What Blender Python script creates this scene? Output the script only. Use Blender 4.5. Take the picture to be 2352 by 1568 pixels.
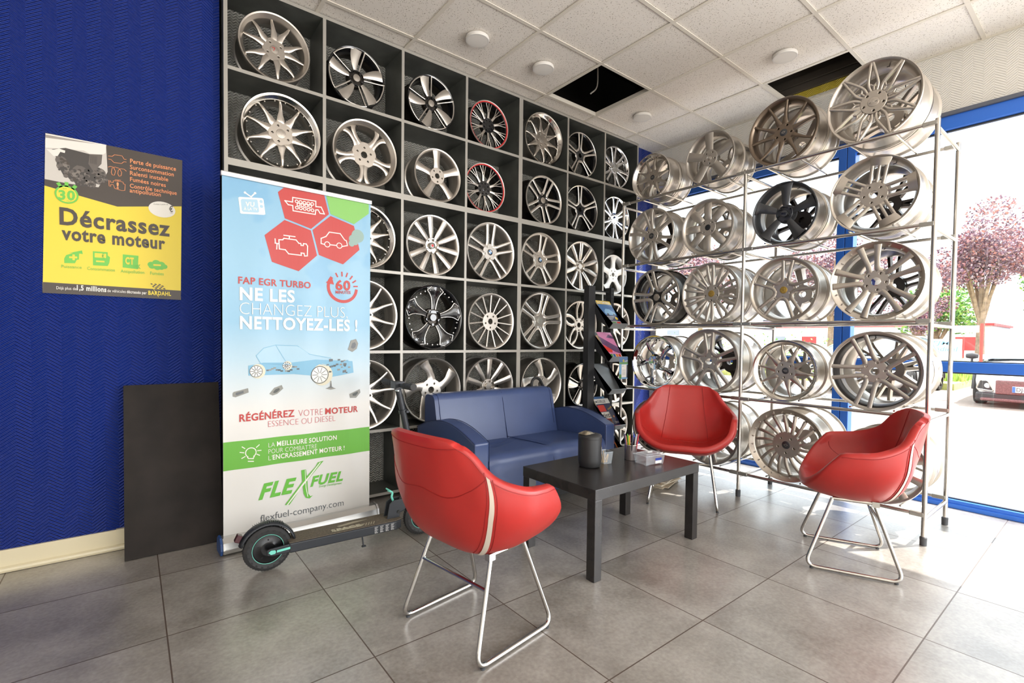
import bpy, bmesh, math, random
from mathutils import Vector, Matrix
random.seed(7)
S = bpy.context.scene
for _o in list(bpy.data.objects): bpy.data.objects.remove(_o)
COL = S.collection
PI = math.pi

# ------------------------------------------------------------------ camera, world, lights, exposure
cam_d = bpy.data.cameras.new('camera'); cam = bpy.data.objects.new('camera', cam_d); COL.objects.link(cam)
YAW, PIT, ROL, FPX, CYP = 0.66536911, -0.0274154, 0.01191637, 1115.50148, 809.2213
fwd = Vector((math.sin(YAW)*math.cos(PIT), math.cos(YAW)*math.cos(PIT), math.sin(PIT)))
rgt = Vector((math.cos(YAW), -math.sin(YAW), 0)); upv = rgt.cross(fwd)
rr = math.cos(ROL)*rgt + math.sin(ROL)*upv; uu = -math.sin(ROL)*rgt + math.cos(ROL)*upv
M = Matrix(((rr.x, uu.x, -fwd.x), (rr.y, uu.y, -fwd.y), (rr.z, uu.z, -fwd.z))).to_4x4()
M.translation = Vector((-0.43159, -3.19718, 1.12597)); cam.matrix_world = M
cam_d.sensor_width = 36.0; cam_d.lens = 36.0*FPX/2352.0; cam_d.shift_y = (CYP-784.0)/2352.0
cam_d.clip_start = 0.05; cam_d.clip_end = 400
S.camera = cam
S.view_settings.view_transform = 'Standard'; S.view_settings.look = 'None'
S.view_settings.exposure = 0.14; S.view_settings.gamma = 1.0; S.view_settings.use_curve_mapping = False
try:
    cy = S.cycles
    cy.use_denoising = True; cy.max_bounces = 7; cy.diffuse_bounces = 4; cy.glossy_bounces = 4
    cy.transmission_bounces = 4; cy.transparent_max_bounces = 8
    cy.caustics_reflective = False; cy.caustics_refractive = False
    cy.use_adaptive_sampling = True; cy.adaptive_threshold = 0.03; cy.sample_clamp_indirect = 4.0
except Exception: pass

W = bpy.data.worlds.new('sky'); S.world = W; W.use_nodes = True
nt = W.node_tree; nt.nodes.clear()
wo = nt.nodes.new('ShaderNodeOutputWorld'); bg = nt.nodes.new('ShaderNodeBackground')
tc = nt.nodes.new('ShaderNodeTexCoord'); sp = nt.nodes.new('ShaderNodeSeparateXYZ')
nz = nt.nodes.new('ShaderNodeTexNoise'); nz.inputs['Scale'].default_value = 2.2; nz.inputs['Detail'].default_value = 5
mp = nt.nodes.new('ShaderNodeMapping'); mp.inputs['Scale'].default_value = (1, 1, 2.6)
cr = nt.nodes.new('ShaderNodeValToRGB')
cr.color_ramp.elements[0].position = .46; cr.color_ramp.elements[0].color = (.80, .92, 1.0, 1)
cr.color_ramp.elements[1].position = .60; cr.color_ramp.elements[1].color = (1.0, 1.0, 1.0, 1)
mxs = nt.nodes.new('ShaderNodeMix'); mxs.data_type = 'RGBA'
mr = nt.nodes.new('ShaderNodeMapRange'); mr.inputs['From Min'].default_value = -.02; mr.inputs['From Max'].default_value = .25
mxs.inputs['A'].default_value = (1.0, 1.0, .99, 1)
L = nt.links.new
L(tc.outputs['Generated'], sp.inputs[0]); L(tc.outputs['Generated'], mp.inputs[0]); L(mp.outputs[0], nz.inputs['Vector'])
L(nz.outputs[0], cr.inputs[0]); L(sp.outputs['Z'], mr.inputs['Value']); L(mr.outputs[0], mxs.inputs['Factor'])
L(cr.outputs[0], mxs.inputs['B']); mz = nt.nodes.new('ShaderNodeMapRange'); mz.inputs['From Min'].default_value = .42; mz.inputs['From Max'].default_value = .75; mz.inputs['To Min'].default_value = 1.0; mz.inputs['To Max'].default_value = 1.5
vs_w = nt.nodes.new('ShaderNodeVectorMath'); vs_w.operation = 'SCALE'
L(sp.outputs['Z'], mz.inputs['Value']); L(mxs.outputs['Result'], vs_w.inputs[0]); L(mz.outputs[0], vs_w.inputs['Scale']); L(vs_w.outputs[0], bg.inputs['Color']); L(bg.outputs[0], wo.inputs[0])
bg.inputs['Strength'].default_value = 3.0

def light(name, typ, loc, energy, color=(1, 1, 1), rot=(0, 0, 0), sx=1, sy=1, **k):
    d = bpy.data.lights.new(name, typ); o = bpy.data.objects.new(name, d); COL.objects.link(o)
    o.location = loc; o.rotation_euler = rot; d.energy = energy; d.color = color
    if typ == 'AREA': d.shape = 'RECTANGLE'; d.size = sx; d.size_y = sy
    for a, v in k.items(): setattr(d, a, v)
    return o
sd = Vector((-.50, .28, -.82)).normalized()
sun = light('sun', 'SUN', (8, -6, 9), 11.0, (1.0, .95, .88)); sun.rotation_euler = sd.to_track_quat('-Z', 'Y').to_euler(); sun.data.angle = .009
# added fill lights, unseen: behind the camera and on the right beyond the frame
light('added_fill_back', 'AREA', (.2, -7.35, 1.6), 128, (1, .96, .90), (PI/2, 0, 0), 6.4, 2.5)
light('added_fill_side', 'AREA', (3.98, -5.6, 1.45), 240, (.97, .98, 1.0), (PI/2, 0, PI/2), 3.2, 2.4)

# ------------------------------------------------------------------ materials
def srgb(r, g, b):
    f = lambda c: ((c/255+.055)/1.055)**2.4 if c > 10 else c/255/12.92
    return (f(r), f(g), f(b), 1)
MATS = {}
def mat(name, col, rough=.5, metal=0.0, noise=None, bump=None, coat=0, emit=None, spec=None, alpha=None, sheen=0):
    if name in MATS: return MATS[name]
    m = bpy.data.materials.new(name); m.use_nodes = True; n = m.node_tree; b = n.nodes['Principled BSDF']
    if len(col) == 3: col = (*col, 1)
    b.inputs['Base Color'].default_value = col; b.inputs['Roughness'].default_value = rough; b.inputs['Metallic'].default_value = metal
    if coat: b.inputs['Coat Weight'].default_value = coat; b.inputs['Coat Roughness'].default_value = .08
    if spec is not None: b.inputs['Specular IOR Level'].default_value = spec
    if emit: b.inputs['Emission Color'].default_value = (*emit[0], 1); b.inputs['Emission Strength'].default_value = emit[1]
    if alpha is not None: b.inputs['Alpha'].default_value = alpha
    if noise or bump:
        t = n.nodes.new('ShaderNodeTexCoord'); z = n.nodes.new('ShaderNodeTexNoise')
        z.inputs['Scale'].default_value = (noise or bump)[0]; z.inputs['Detail'].default_value = 4
        n.links.new(t.outputs['Object'], z.inputs['Vector'])
    if noise:
        r = n.nodes.new('ShaderNodeValToRGB'); k = noise[1]
        r.color_ramp.elements[0].position = .35; r.color_ramp.elements[1].position = .68
        r.color_ramp.elements[0].color = (*[c*(1-k) for c in col[:3]], 1); r.color_ramp.elements[1].color = (*[min(1, c*(1+k)) for c in col[:3]], 1)
        n.links.new(z.outputs[0], r.inputs[0]); n.links.new(r.outputs[0], b.inputs['Base Color'])
    if bump:
        bm_ = n.nodes.new('ShaderNodeBump'); bm_.inputs['Strength'].default_value = bump[1]; bm_.inputs['Distance'].default_value = .002
        n.links.new(z.outputs[0], bm_.inputs['Height']); n.links.new(bm_.outputs[0], b.inputs['Normal'])
    MATS[name] = m; return m
def nodes(m): return m.node_tree.nodes, m.node_tree.links, m.node_tree.nodes['Principled BSDF']
def mth(n, l, op, a, b=None, c=None):
    q = n.new('ShaderNodeMath'); q.operation = op
    for i, v in enumerate((a, b, c)):
        if v is None: continue
        if isinstance(v, (int, float)): q.inputs[i].default_value = v
        else: l.new(v, q.inputs[i])
    return q.outputs[0]

def herring(name, col, axis='x', pitch=.054, line=.0165, rough=.42, strength=.5, light_k=1.0, coat=0, dist=.0032):
    """painted glass-fibre wallpaper: herringbone relief"""
    m = mat(name, col, rough, coat=coat); n, l, b = nodes(m)
    g = n.new('ShaderNodeNewGeometry'); s = n.new('ShaderNodeSeparateXYZ'); l.new(g.outputs['Position'], s.inputs[0])
    u = s.outputs['X' if axis == 'x' else 'Y']; v = s.outputs['Z']
    pp = mth(n, l, 'PINGPONG', u, pitch)
    ph = mth(n, l, 'MULTIPLY_ADD', pp, .75, v)
    w = mth(n, l, 'SINE', mth(n, l, 'MULTIPLY', ph, 2*PI/line))
    ns = n.new('ShaderNodeTexNoise'); ns.inputs['Scale'].default_value = 260; l.new(g.outputs['Position'], ns.inputs['Vector'])
    h = mth(n, l, 'MULTIPLY_ADD', ns.outputs[0], .4, w)
    bm_ = n.new('ShaderNodeBump'); bm_.inputs['Strength'].default_value = strength; bm_.inputs['Distance'].default_value = dist
    l.new(h, bm_.inputs['Height']); l.new(bm_.outputs[0], b.inputs['Normal'])
    return m
# ------------------------------------------------------------------ mesh helpers
class MB:
    def __init__(s): s.v = []; s.f = []; s.m = []; s.sm = []
    def add(s, vs, fs, mi=0, smooth=False):
        o = len(s.v); s.v += [tuple(p) for p in vs]
        for k, f in enumerate(fs):
            s.f.append([i+o for i in f]); s.m.append(mi[k] if isinstance(mi, list) else mi); s.sm.append(smooth)
        return s
    def box(s, a, b, mi=0, rot=None, piv=None):
        x0, y0, z0 = a; x1, y1, z1 = b
        vs = [Vector(p) for p in ((x0,y0,z0),(x1,y0,z0),(x1,y1,z0),(x0,y1,z0),(x0,y0,z1),(x1,y0,z1),(x1,y1,z1),(x0,y1,z1))]
        if rot is not None:
            pv = Vector(piv) if piv else sum(vs, Vector())/8
            vs = [rot @ (p-pv) + pv for p in vs]
        return s.add(vs, [(0,3,2,1),(4,5,6,7),(0,1,5,4),(1,2,6,5),(2,3,7,6),(3,0,4,7)], mi)
    def prism(s, pts, h, mi=0, mat_=None):
        """pts: list of Vector (planar loop), h: Vector offset"""
        n = len(pts); a = [Vector(p) for p in pts]; b = [p+Vector(h) for p in a]
        return s.add(a+b, [tuple(range(n))[::-1], tuple(range(n, 2*n))]+[(i, (i+1) % n, n+(i+1) % n, n+i) for i in range(n)], mi)
    def lathe(s, prof, seg=32, ax='z', mi=0, closed=False, smooth=True, a0=0, a1=2*PI):
        """prof: (r, h[, mat])"""
        full = abs(a1-a0-2*PI) < 1e-6; ns = seg if full else seg+1
        vs = []
        for p in prof:
            for k in range(ns):
                t = a0+(a1-a0)*k/seg; r, h = p[0], p[1]
                if ax == 'z': vs.append((r*math.cos(t), r*math.sin(t), h))
                elif ax == 'y': vs.append((r*math.cos(t), h, r*math.sin(t)))
                else: vs.append((h, r*math.cos(t), r*math.sin(t)))
        fs = []; ms = []; P = len(prof)
        for i in range(P if closed else P-1):
            j = (i+1) % P
            for k in range(seg):
                k2 = (k+1) % ns
                f = (i*ns+k, i*ns+k2, j*ns+k2, j*ns+k)
                fs.append(f if ax != 'y' else f[::-1]); ms.append(prof[i][2] if len(prof[i]) > 2 else mi)
        return s.add(vs, fs, ms, smooth)
    def tube(s, pts, r, seg=8, mi=0, cap=True, closed=False, rs=None):
        pts = [Vector(p) for p in pts]; n = len(pts); rings = []; up = None
        for i in range(n):
            if closed: t = (pts[(i+1) % n]-pts[i-1])
            else: t = pts[min(i+1, n-1)]-pts[max(i-1, 0)]
            t.normalize()
            if up is None:
                up = Vector((0, 0, 1)) if abs(t.z) < .9 else Vector((1, 0, 0))
            sd_ = t.cross(up); sd_.normalize(); up = sd_.cross(t); up.normalize()
            q = rs[i] if rs else r
            rings.append([pts[i]+sd_*q*math.cos(2*PI*k/seg)+up*q*math.sin(2*PI*k/seg) for k in range(seg)])
        vs = [p for g in rings for p in g]; fs = []
        for i in range(n if closed else n-1):
            j = (i+1) % n
            for k in range(seg): fs.append((i*seg+k, i*seg+(k+1) % seg, j*seg+(k+1) % seg, j*seg+k))
        s.add(vs, fs, mi, True)
        if cap and not closed:
            s.add(rings[0], [tuple(range(seg))[::-1]], mi); s.add(rings[-1], [tuple(range(seg))], mi)
        return s
    def cyl(s, a, b, r, seg=16, mi=0, r2=None):
        return s.tube([a, b], r, seg, mi, rs=[r, r2 if r2 is not None else r])
    def grid(s, P, mi=0, smooth=True, flip=False):
        R_, C_ = len(P), len(P[0]); vs = [p for r in P for p in r]
        fs = [(i*C_+j, i*C_+j+1, (i+1)*C_+j+1, (i+1)*C_+j) for i in range(R_-1) for j in range(C_-1)]
        if flip: fs = [f[::-1] for f in fs]
        return s.add(vs, fs, mi, smooth)
    def mesh(s, name, mats, angle=35, weld=None):
        me = bpy.data.meshes.new(name); me.from_pydata(s.v, [], s.f)
        for m_ in mats: me.materials.append(m_)
        me.polygons.foreach_set('material_index', s.m); me.polygons.foreach_set('use_smooth', s.sm)
        me.update()
        if weld:
            b = bmesh.new(); b.from_mesh(me); bmesh.ops.remove_doubles(b, verts=b.verts, dist=weld); b.to_mesh(me); b.free()
        if any(s.sm):
            try: me.set_sharp_from_angle(angle=math.radians(angle))
            except Exception: pass
        return me
    def obj(s, name, mats, parent=None, angle=35, bevel=0, subsurf=0, weld=None, loc=None):
        if not isinstance(mats, (list, tuple)): mats = [mats]
        return link(name, s.mesh(name, mats, angle, weld), parent, bevel, subsurf, loc)
def link(name, me, parent=None, bevel=0, subsurf=0, loc=None):
    o = bpy.data.objects.new(name, me); COL.objects.link(o)
    if parent is not None: o.parent = parent
    if loc is not None: o.location = loc
    if subsurf:
        m = o.modifiers.new('sub', 'SUBSURF'); m.levels = subsurf; m.render_levels = subsurf
        for p in me.polygons: p.use_smooth = True
    if bevel:
        m = o.modifiers.new('bev', 'BEVEL'); m.width = bevel; m.segments = 2; m.limit_method = 'ANGLE'; m.angle_limit = math.radians(40)
        m.harden_normals = False
    return o
def tag(o, label=None, cat=None, group=None, kind=None):
    if label: o['label'] = label
    if cat: o['category'] = cat
    if group: o['group'] = group
    if kind: o['kind'] = kind
    return o
def thing(name, label, cat, loc=(0, 0, 0), rotz=0, group=None, scale=1):
    o = bpy.data.objects.new(name, None); COL.objects.link(o); o.location = loc; o.rotation_euler = (0, 0, rotz); o.scale = (scale,)*3
    o.empty_display_size = .05
    return tag(o, label, cat, group)
def copy_tree(o, parent=None):
    c = o.copy(); COL.objects.link(c)
    if parent is not None: c.parent = parent
    for ch in list(o.children): copy_tree(ch, c)
    return c
def struct(name, mb, m, **k): return tag(mb.obj(name, m, **k), kind='structure')
def crom(pts, n=6):
    """catmull-rom resample of tuples"""
    P = [tuple(2*a-b for a, b in zip(pts[0], pts[1]))]+list(pts)+[tuple(2*a-b for a, b in zip(pts[-1], pts[-2]))]
    out = []
    for i in range(1, len(P)-2):
        for k in range(n):
            t = k/n; a, b, c, d = P[i-1], P[i], P[i+1], P[i+2]
            out.append(tuple(.5*((2*b_)+(-a_+c_)*t+(2*a_-5*b_+4*c_-d_)*t*t+(-a_+3*b_-3*c_+d_)*t**3) for a_, b_, c_, d_ in zip(a, b, c, d)))
    out.append(tuple(pts[-1])); return out
def round_path(pts, r, n=5, closed=False):
    """polyline with rounded corners"""
    pts = [Vector(p) for p in pts]; out = []; N = len(pts)
    for i, p in enumerate(pts):
        if not closed and i in (0, N-1): out.append(p); continue
        a, b = pts[i-1], pts[(i+1) % N]; da = (a-p); db = (b-p); q = min(r, da.length*.49, db.length*.49)
        A = p+da.normalized()*q; B = p+db.normalized()*q
        for k in range(n+1):
            t = k/n; out.append(A*(1-t)**2+p*2*t*(1-t)+B*t*t)
    return out

# text set flat in a local plane: origin o, x axis ax, y axis ay (Vectors, unit)
def text_mesh(body, off=0.0, shear=0.0):
    cu = bpy.data.curves.new('t', 'FONT'); cu.body = body; cu.size = 1.0; cu.offset = off; cu.shear = shear; cu.space_character = 1.0+max(0, off)*3.4
    cu.resolution_u = 3; cu.fill_mode = 'FRONT'
    ob = bpy.data.objects.new('t', cu); COL.objects.link(ob)
    dg = bpy.context.evaluated_depsgraph_get(); me = bpy.data.meshes.new_from_object(ob.evaluated_get(dg))
    vs = [v.co.copy() for v in me.vertices]; fs = [tuple(p.vertices) for p in me.polygons]
    bpy.data.objects.remove(ob); bpy.data.curves.remove(cu); bpy.data.meshes.remove(me)
    return vs, fs
CAPH = max(v.y for v in text_mesh('H')[0])
def put_text(mb, body, p0, p1, cap, to3, mi=0, off=0.0, shear=0.0):
    """baseline from p0 to p1 (2D in the plane), capital height cap; to3 maps 2D to 3D"""
    vs, fs = text_mesh(body, off, shear)
    if not vs: return
    x0 = min(v.x for v in vs); x1 = max(v.x for v in vs)
    dx, dy = p1[0]-p0[0], p1[1]-p0[1]; Ln = math.hypot(dx, dy); ux, uy = dx/Ln, dy/Ln
    out = []
    for v in vs:
        a = (v.x-x0)/(x1-x0)*Ln; b = v.y/CAPH*cap
        out.append(to3(p0[0]+ux*a, p0[1]+uy*a+b))
    mb.add(out, fs, mi)
def poly2(mb, pts, to3, mi=0): mb.add([to3(*p) for p in pts], [tuple(range(len(pts)))], mi)
def stroke2(mb, pts, w, to3, mi=0, closed=False):
    """a line of width w drawn in the plane"""
    n = len(pts)
    for i in range(n if closed else n-1):
        a, b = pts[i], pts[(i+1) % n]; dx, dy = b[0]-a[0], b[1]-a[1]; l_ = math.hypot(dx, dy) or 1
        nx, ny = -dy/l_*w/2, dx/l_*w/2; ex, ey = dx/l_*w/2, dy/l_*w/2
        mb.add([to3(a[0]+nx-ex, a[1]+ny-ey), to3(a[0]-nx-ex, a[1]-ny-ey), to3(b[0]-nx+ex, b[1]-ny+ey), to3(b[0]+nx+ex, b[1]+ny+ey)], [(0, 1, 2, 3)], mi)
def circ2(cx_, cy_, r, n=24, a0=0, a1=2*PI, ry=None): return [(cx_+r*math.cos(a0+(a1-a0)*k/n), cy_+(ry or r)*math.sin(a0+(a1-a0)*k/n)) for k in range(n + (0 if abs(a1-a0-2*PI) < 1e-6 else 1))]

# ------------------------------------------------------------------ the room
HC = 3.155
XW = 4.05      # window plane
m_blue = herring('blue_wallpaper', srgb(11, 42, 130), strength=1.0, rough=.32, dist=.0042)
m_grey_wp = herring('grey_wallpaper', srgb(196, 193, 184), pitch=.016, line=.017, strength=1.0, rough=.30, dist=.010)
m_white_wp = herring('white_wallpaper', srgb(226, 222, 214), axis='y', strength=.35)
m_yel_wp = herring('yellow_wallpaper', srgb(214, 190, 70), axis='y', strength=.5)
m_wall = mat('plain_wall', srgb(232, 228, 220), .6, bump=(60, .1))
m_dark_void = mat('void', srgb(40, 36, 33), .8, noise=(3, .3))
m_slat = mat('soffit_slats', srgb(92, 84, 76), .7, noise=(4, .15))
m_tbar = mat('t_bar', srgb(226, 218, 204), .5)

# floor tiles
m_floor = mat('floor_tiles', srgb(112, 108, 104), .34); n, l, b = nodes(m_floor)
g = n.new('ShaderNodeNewGeometry'); s = n.new('ShaderNodeSeparateXYZ'); l.new(g.outputs['Position'], s.inputs[0])
fx = mth(n, l, 'MULTIPLY_ADD', s.outputs['X'], 1/.5703, .3332/.5703+40); fy = mth(n, l, 'MULTIPLY_ADD', s.outputs['Y'], 1/.5792, .4234/.5792+40)
rx = mth(n, l, 'FRACT', fx); ry = mth(n, l, 'FRACT', fy)
gx = mth(n, l, 'MINIMUM', rx, mth(n, l, 'SUBTRACT', 1.0, rx)); gy = mth(n, l, 'MINIMUM', ry, mth(n, l, 'SUBTRACT', 1.0, ry))
gm = mth(n, l, 'LESS_THAN', mth(n, l, 'MINIMUM', gx, gy), .0042)
cell = n.new('ShaderNodeCombineXYZ'); l.new(mth(n, l, 'FLOOR', fx), cell.inputs[0]); l.new(mth(n, l, 'FLOOR', fy), cell.inputs[1])
wn = n.new('ShaderNodeTexWhiteNoise'); l.new(cell.outputs[0], wn.inputs['Vector'])
off_ = n.new('ShaderNodeVectorMath'); off_.operation = 'MULTIPLY_ADD'; l.new(wn.outputs['Color'], off_.inputs[0]); off_.inputs[1].default_value = (9, 9, 9); l.new(g.outputs['Position'], off_.inputs[2])
n1 = n.new('ShaderNodeTexNoise'); n1.inputs['Scale'].default_value = 3.2; n1.inputs['Detail'].default_value = 8; n1.inputs['Roughness'].default_value = .62; l.new(off_.outputs[0], n1.inputs['Vector'])
n2 = n.new('ShaderNodeTexNoise'); n2.inputs['Scale'].default_value = 70; n2.inputs['Detail'].default_value = 4; l.new(off_.outputs[0], n2.inputs['Vector'])
nn = mth(n, l, 'MULTIPLY_ADD', n2.outputs[0], .35, mth(n, l, 'MULTIPLY', n1.outputs[0], .8))
ra = n.new('ShaderNodeValToRGB'); ra.color_ramp.elements[0].position = .42; ra.color_ramp.elements[1].position = .74
ra.color_ramp.elements[0].color = srgb(122, 116, 109); ra.color_ramp.elements[1].color = srgb(168, 163, 156); l.new(nn, ra.inputs[0])
mx = n.new('ShaderNodeMix'); mx.data_type = 'RGBA'; l.new(gm, mx.inputs['Factor']); l.new(ra.outputs[0], mx.inputs['A']); mx.inputs['B'].default_value = srgb(74, 58, 46)
l.new(mx.outputs['Result'], b.inputs['Base Color'])
b.inputs['Specular IOR Level'].default_value = .8; b.inputs['Coat Weight'].default_value = .6; b.inputs['Coat Roughness'].default_value = .26; b.inputs['Coat IOR'].default_value = 1.6
rg = mth(n, l, 'MULTIPLY_ADD', n1.outputs[0], .14, .24); rg = mth(n, l, 'MULTIPLY_ADD', gm, .4, rg); l.new(rg, b.inputs['Roughness'])
bp = n.new('ShaderNodeBump'); bp.inputs['Strength'].default_value = .25; bp.inputs['Distance'].default_value = .002
l.new(mth(n, l, 'MULTIPLY_ADD', gm, -1.0, mth(n, l, 'MULTIPLY', n2.outputs[0], .12)), bp.inputs['Height']); l.new(bp.outputs[0], b.inputs['Normal'])
struct('floor', MB().box((-3.5, -7.5, -.12), (XW+.08, .30, 0)), m_floor)

# ceiling tiles: fissured mineral board
m_tile = mat('ceiling_tiles', srgb(240, 233, 223), .8); n, l, b = nodes(m_tile)
g = n.new('ShaderNodeNewGeometry'); vo = n.new('ShaderNodeTexVoronoi'); vo.inputs['Scale'].default_value = 105
mpg = n.new('ShaderNodeMapping'); mpg.inputs['Scale'].default_value = (1, .8, 1); l.new(g.outputs['Position'], mpg.inputs[0])
nv = n.new('ShaderNodeTexNoise'); nv.inputs['Scale'].default_value = 30; l.new(g.outputs['Position'], nv.inputs['Vector'])
av = n.new('ShaderNodeVectorMath'); av.operation = 'MULTIPLY_ADD'; l.new(nv.outputs['Color'], av.inputs[0]); av.inputs[1].default_value = (.03, .03, 0); l.new(mpg.outputs[0], av.inputs[2])
l.new(av.outputs[0], vo.inputs['Vector'])
dk = mth(n, l, 'LESS_THAN', vo.outputs['Distance'], .23)
mx = n.new('ShaderNodeMix'); mx.data_type = 'RGBA'; l.new(dk, mx.inputs['Factor']); mx.inputs['A'].default_value = srgb(240, 233, 223); mx.inputs['B'].default_value = srgb(172, 160, 144)
l.new(mx.outputs['Result'], b.inputs['Base Color'])
mb = MB(); tb = MB(); X0, Y0 = 1.70, -.138
holes = {(1, 0), (3, 2)}
xl = [X0+.6*i for i in range(-9, 5)]; yl = [Y0-.6*j for j in range(-1, 14)]
for i in range(-9, 4):
    for j in range(-1, 13):
        if (i, j) in holes: continue
        xa, xb = X0+.6*i, min(X0+.6*(i+1), XW); ya, yb = Y0-.6*(j+1), min(Y0-.6*j, .28)
        if xa >= XW or xb < -3.6 or xb-xa < .01: continue
        dz = random.choice((0, 0, 0, .002))
        mb.box((xa+.004, ya+.004, HC+.002+dz), (xb-.004, yb-.004, HC+.018+dz))
struct('ceiling', mb, m_tile)
for x in xl:
    if -3.6 < x < XW-.02: tb.box((x-.012, -7.5, HC-.004), (x+.012, .28, HC+.001)); tb.box((x-.0015, -7.5, HC+.001), (x+.0015, .28, HC+.035))
for y in yl:
    if y < .27: tb.box((-3.5, y-.012, HC-.0035), (XW, y+.012, HC+.0005)); tb.box((-3.5, y-.0015, HC+.001), (XW, y+.0015, HC+.035))
tb.box((XW-.022, -7.5, HC-.004), (XW, .28, HC+.001)); tb.box((-3.5, .26, HC-.004), (XW, .28, HC+.001))
struct('trim_1', tb, m_tbar)
# void above the ceiling, seen through the two missing tiles
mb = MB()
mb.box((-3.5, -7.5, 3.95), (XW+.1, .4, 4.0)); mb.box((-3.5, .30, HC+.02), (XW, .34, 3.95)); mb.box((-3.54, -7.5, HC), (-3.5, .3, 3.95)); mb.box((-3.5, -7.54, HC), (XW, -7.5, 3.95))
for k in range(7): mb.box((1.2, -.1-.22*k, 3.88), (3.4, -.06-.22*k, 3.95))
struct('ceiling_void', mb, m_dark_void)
mb = MB()
for k in range(11): mb.box((XW-.03-.012*(k % 2), -7.5, 3.242+.062*k), (XW-.012, .3, 3.298+.062*k))
struct('wall_upper_planks', mb, m_slat)
struct('wall_upper_yellow', MB().box((XW-.012, -7.5, 3.18), (XW+.1, .3, 3.238)), m_yel_wp)
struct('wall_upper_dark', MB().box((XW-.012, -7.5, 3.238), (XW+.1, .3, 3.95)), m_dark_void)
struct('beam', MB().box((2.28, -.60, 3.52), (2.96, -.50, 3.62), rot=Matrix.Rotation(.5, 3, 'Z')).box((2.45, -.8, 3.42), (2.53, .1, 3.50)), m_slat)
tag(MB().tube(crom([(2.74, -.30, 3.9), (2.73, -.31, 3.5), (2.77, -.27, 3.33), (2.72, -.24, 3.26)], 5), .006, 6).obj('loose_cable', mat('pale_cable', srgb(215, 210, 200), .4)), 'pale cable dangling inside the dark square gap in the ceiling', 'cable')

# walls
YB = .06   # blue wall plane
struct('wall_left', MB().box((-3.54, -7.5, 0), (-3.5, .3, HC+.05)), m_wall)
struct('wall_back', MB().box((-3.5, YB, 0), (-.022, YB+.3, HC+.05)), m_blue)
struct('wall_back_recess', MB().box((-.022, .285, 0), (3.725, YB+.3, HC+.05)), m_grey_wp)
struct('wall_back_corner', MB().box((3.725, YB, 0), (XW, YB+.3, HC+.05)), m_blue)
# wall behind the camera: solid piers and lintel around an opening behind the added fill light
struct('wall_front', MB().box((-3.5, -7.54, 0), (-3.1, -7.5, HC)).box((3.5, -7.54, 0), (XW, -7.5, HC)).box((-3.1, -7.54, 2.9), (3.5, -7.5, HC)).box((-3.1, -7.54, 0), (3.5, -7.5, .25)), m_wall)
# white wallpapered band above the windows
struct('wall_right', MB().box((XW, -7.5, 2.725), (XW+.22, .3, 3.20)).box((XW, .0, 0), (XW+.22, YB+.3, 2.725)), m_white_wp)

# skirting trunking along the blue wall
m_trunk = mat('ivory_trunking', srgb(214, 203, 172), .4)
mb = MB(); pr = [(0, .105), (.012, .105), (.016, .10), (.016, .028), (.020, .028), (.030, .022), (.032, .012), (.028, .002), (0, .002)]
mb.prism([(-3.5, YB-p[0], p[1]) for p in pr], (3.46, 0, 0)); mb.box((-.50, YB-.021, .03), (-.46, YB, .109))
struct('baseboard_back', mb, m_trunk)

# windows: blue aluminium frames along the right-hand wall
m_frame = mat('blue_frame', srgb(48, 112, 214), .35, bump=(40, .05))
m_gasket = mat('gasket', srgb(40, 44, 50), .6); m_alu = mat('aluminium', srgb(205, 205, 205), .35, .8)
m_glass = bpy.data.materials.new('window_glass'); m_glass.use_nodes = True; n = m_glass.node_tree.nodes; l = m_glass.node_tree.links; n.clear()
o_ = n.new('ShaderNodeOutputMaterial'); t_ = n.new('ShaderNodeBsdfTransparent'); t_.inputs[0].default_value = (.98, .99, .985, 1); q_ = n.new('ShaderNodeBsdfGlossy'); q_.inputs['Roughness'].default_value = .0
f_ = n.new('ShaderNodeLayerWeight'); f_.inputs['Blend'].default_value = .5; x_ = n.new('ShaderNodeMixShader'); l.new(mth(n, l, 'MULTIPLY_ADD', mth(n, l, 'POWER', f_.outputs['Facing'], 5.0), .9, .05), x_.inputs[0]); l.new(t_.outputs[0], x_.inputs[1]); l.new(q_.outputs[0], x_.inputs[2]); l.new(x_.outputs[0], o_.inputs[0])
MUL = [(-1.83, -1.715), (-3.95, -3.84), (-6.0, -5.89)]
edges = [.0]+[v for a in MUL for v in (a[1], a[0])]+[-7.5]
for k in range(4):
    y1, y0 = edges[2*k], edges[2*k+1]
    fr = MB()
    xi, xo = XW-.03, XW+.06
    fr.box((xi, y0, 2.61), (xo, y1, 2.70)); fr.box((xi, y0, .935), (xo, y1, 1.005)); fr.box((xi, y0, 0), (xo, y1, .055))
    fr.box((xi-.012, y0, 0), (xi, y1, .03))
    fr.box((xi, y0-.055, 0), (xo, y0, 2.70)) if k < 3 else None
    fr.box((xi, y1, 0), (xo, y1+.055, 2.70)) if k > 0 else None
    w = struct('window_%d' % (k+1), fr, m_frame, bevel=.003)
    gk = MB(); gk.box((xi+.03, y0, 2.60), (xi+.05, y1, 2.61)); gk.box((xi+.03, y0, 1.005), (xi+.05, y1, 1.012)); gk.box((xi+.03, y0, .055), (xi+.05, y1, .062)); gk.box((xi+.03, y0, .925), (xi+.05, y1, .935))
    gk.box((xi+.03, y0, .055), (xi+.05, y0+.01, 2.61))
    gk.obj('gasket', m_gasket, w)
    MB().add([(XW+.02, y0, .055), (XW+.02, y1, .055), (XW+.02, y1, .935), (XW+.02, y0, .935)], [(0, 1, 2, 3)]).obj('lower_pane', m_glass, w)
    MB().add([(XW+.02, y0, 1.005), (XW+.02, y1, 1.005), (XW+.02, y1, 2.61), (XW+.02, y0, 2.61)], [(0, 1, 2, 3)]).obj('upper_pane', m_glass, w)
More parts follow.
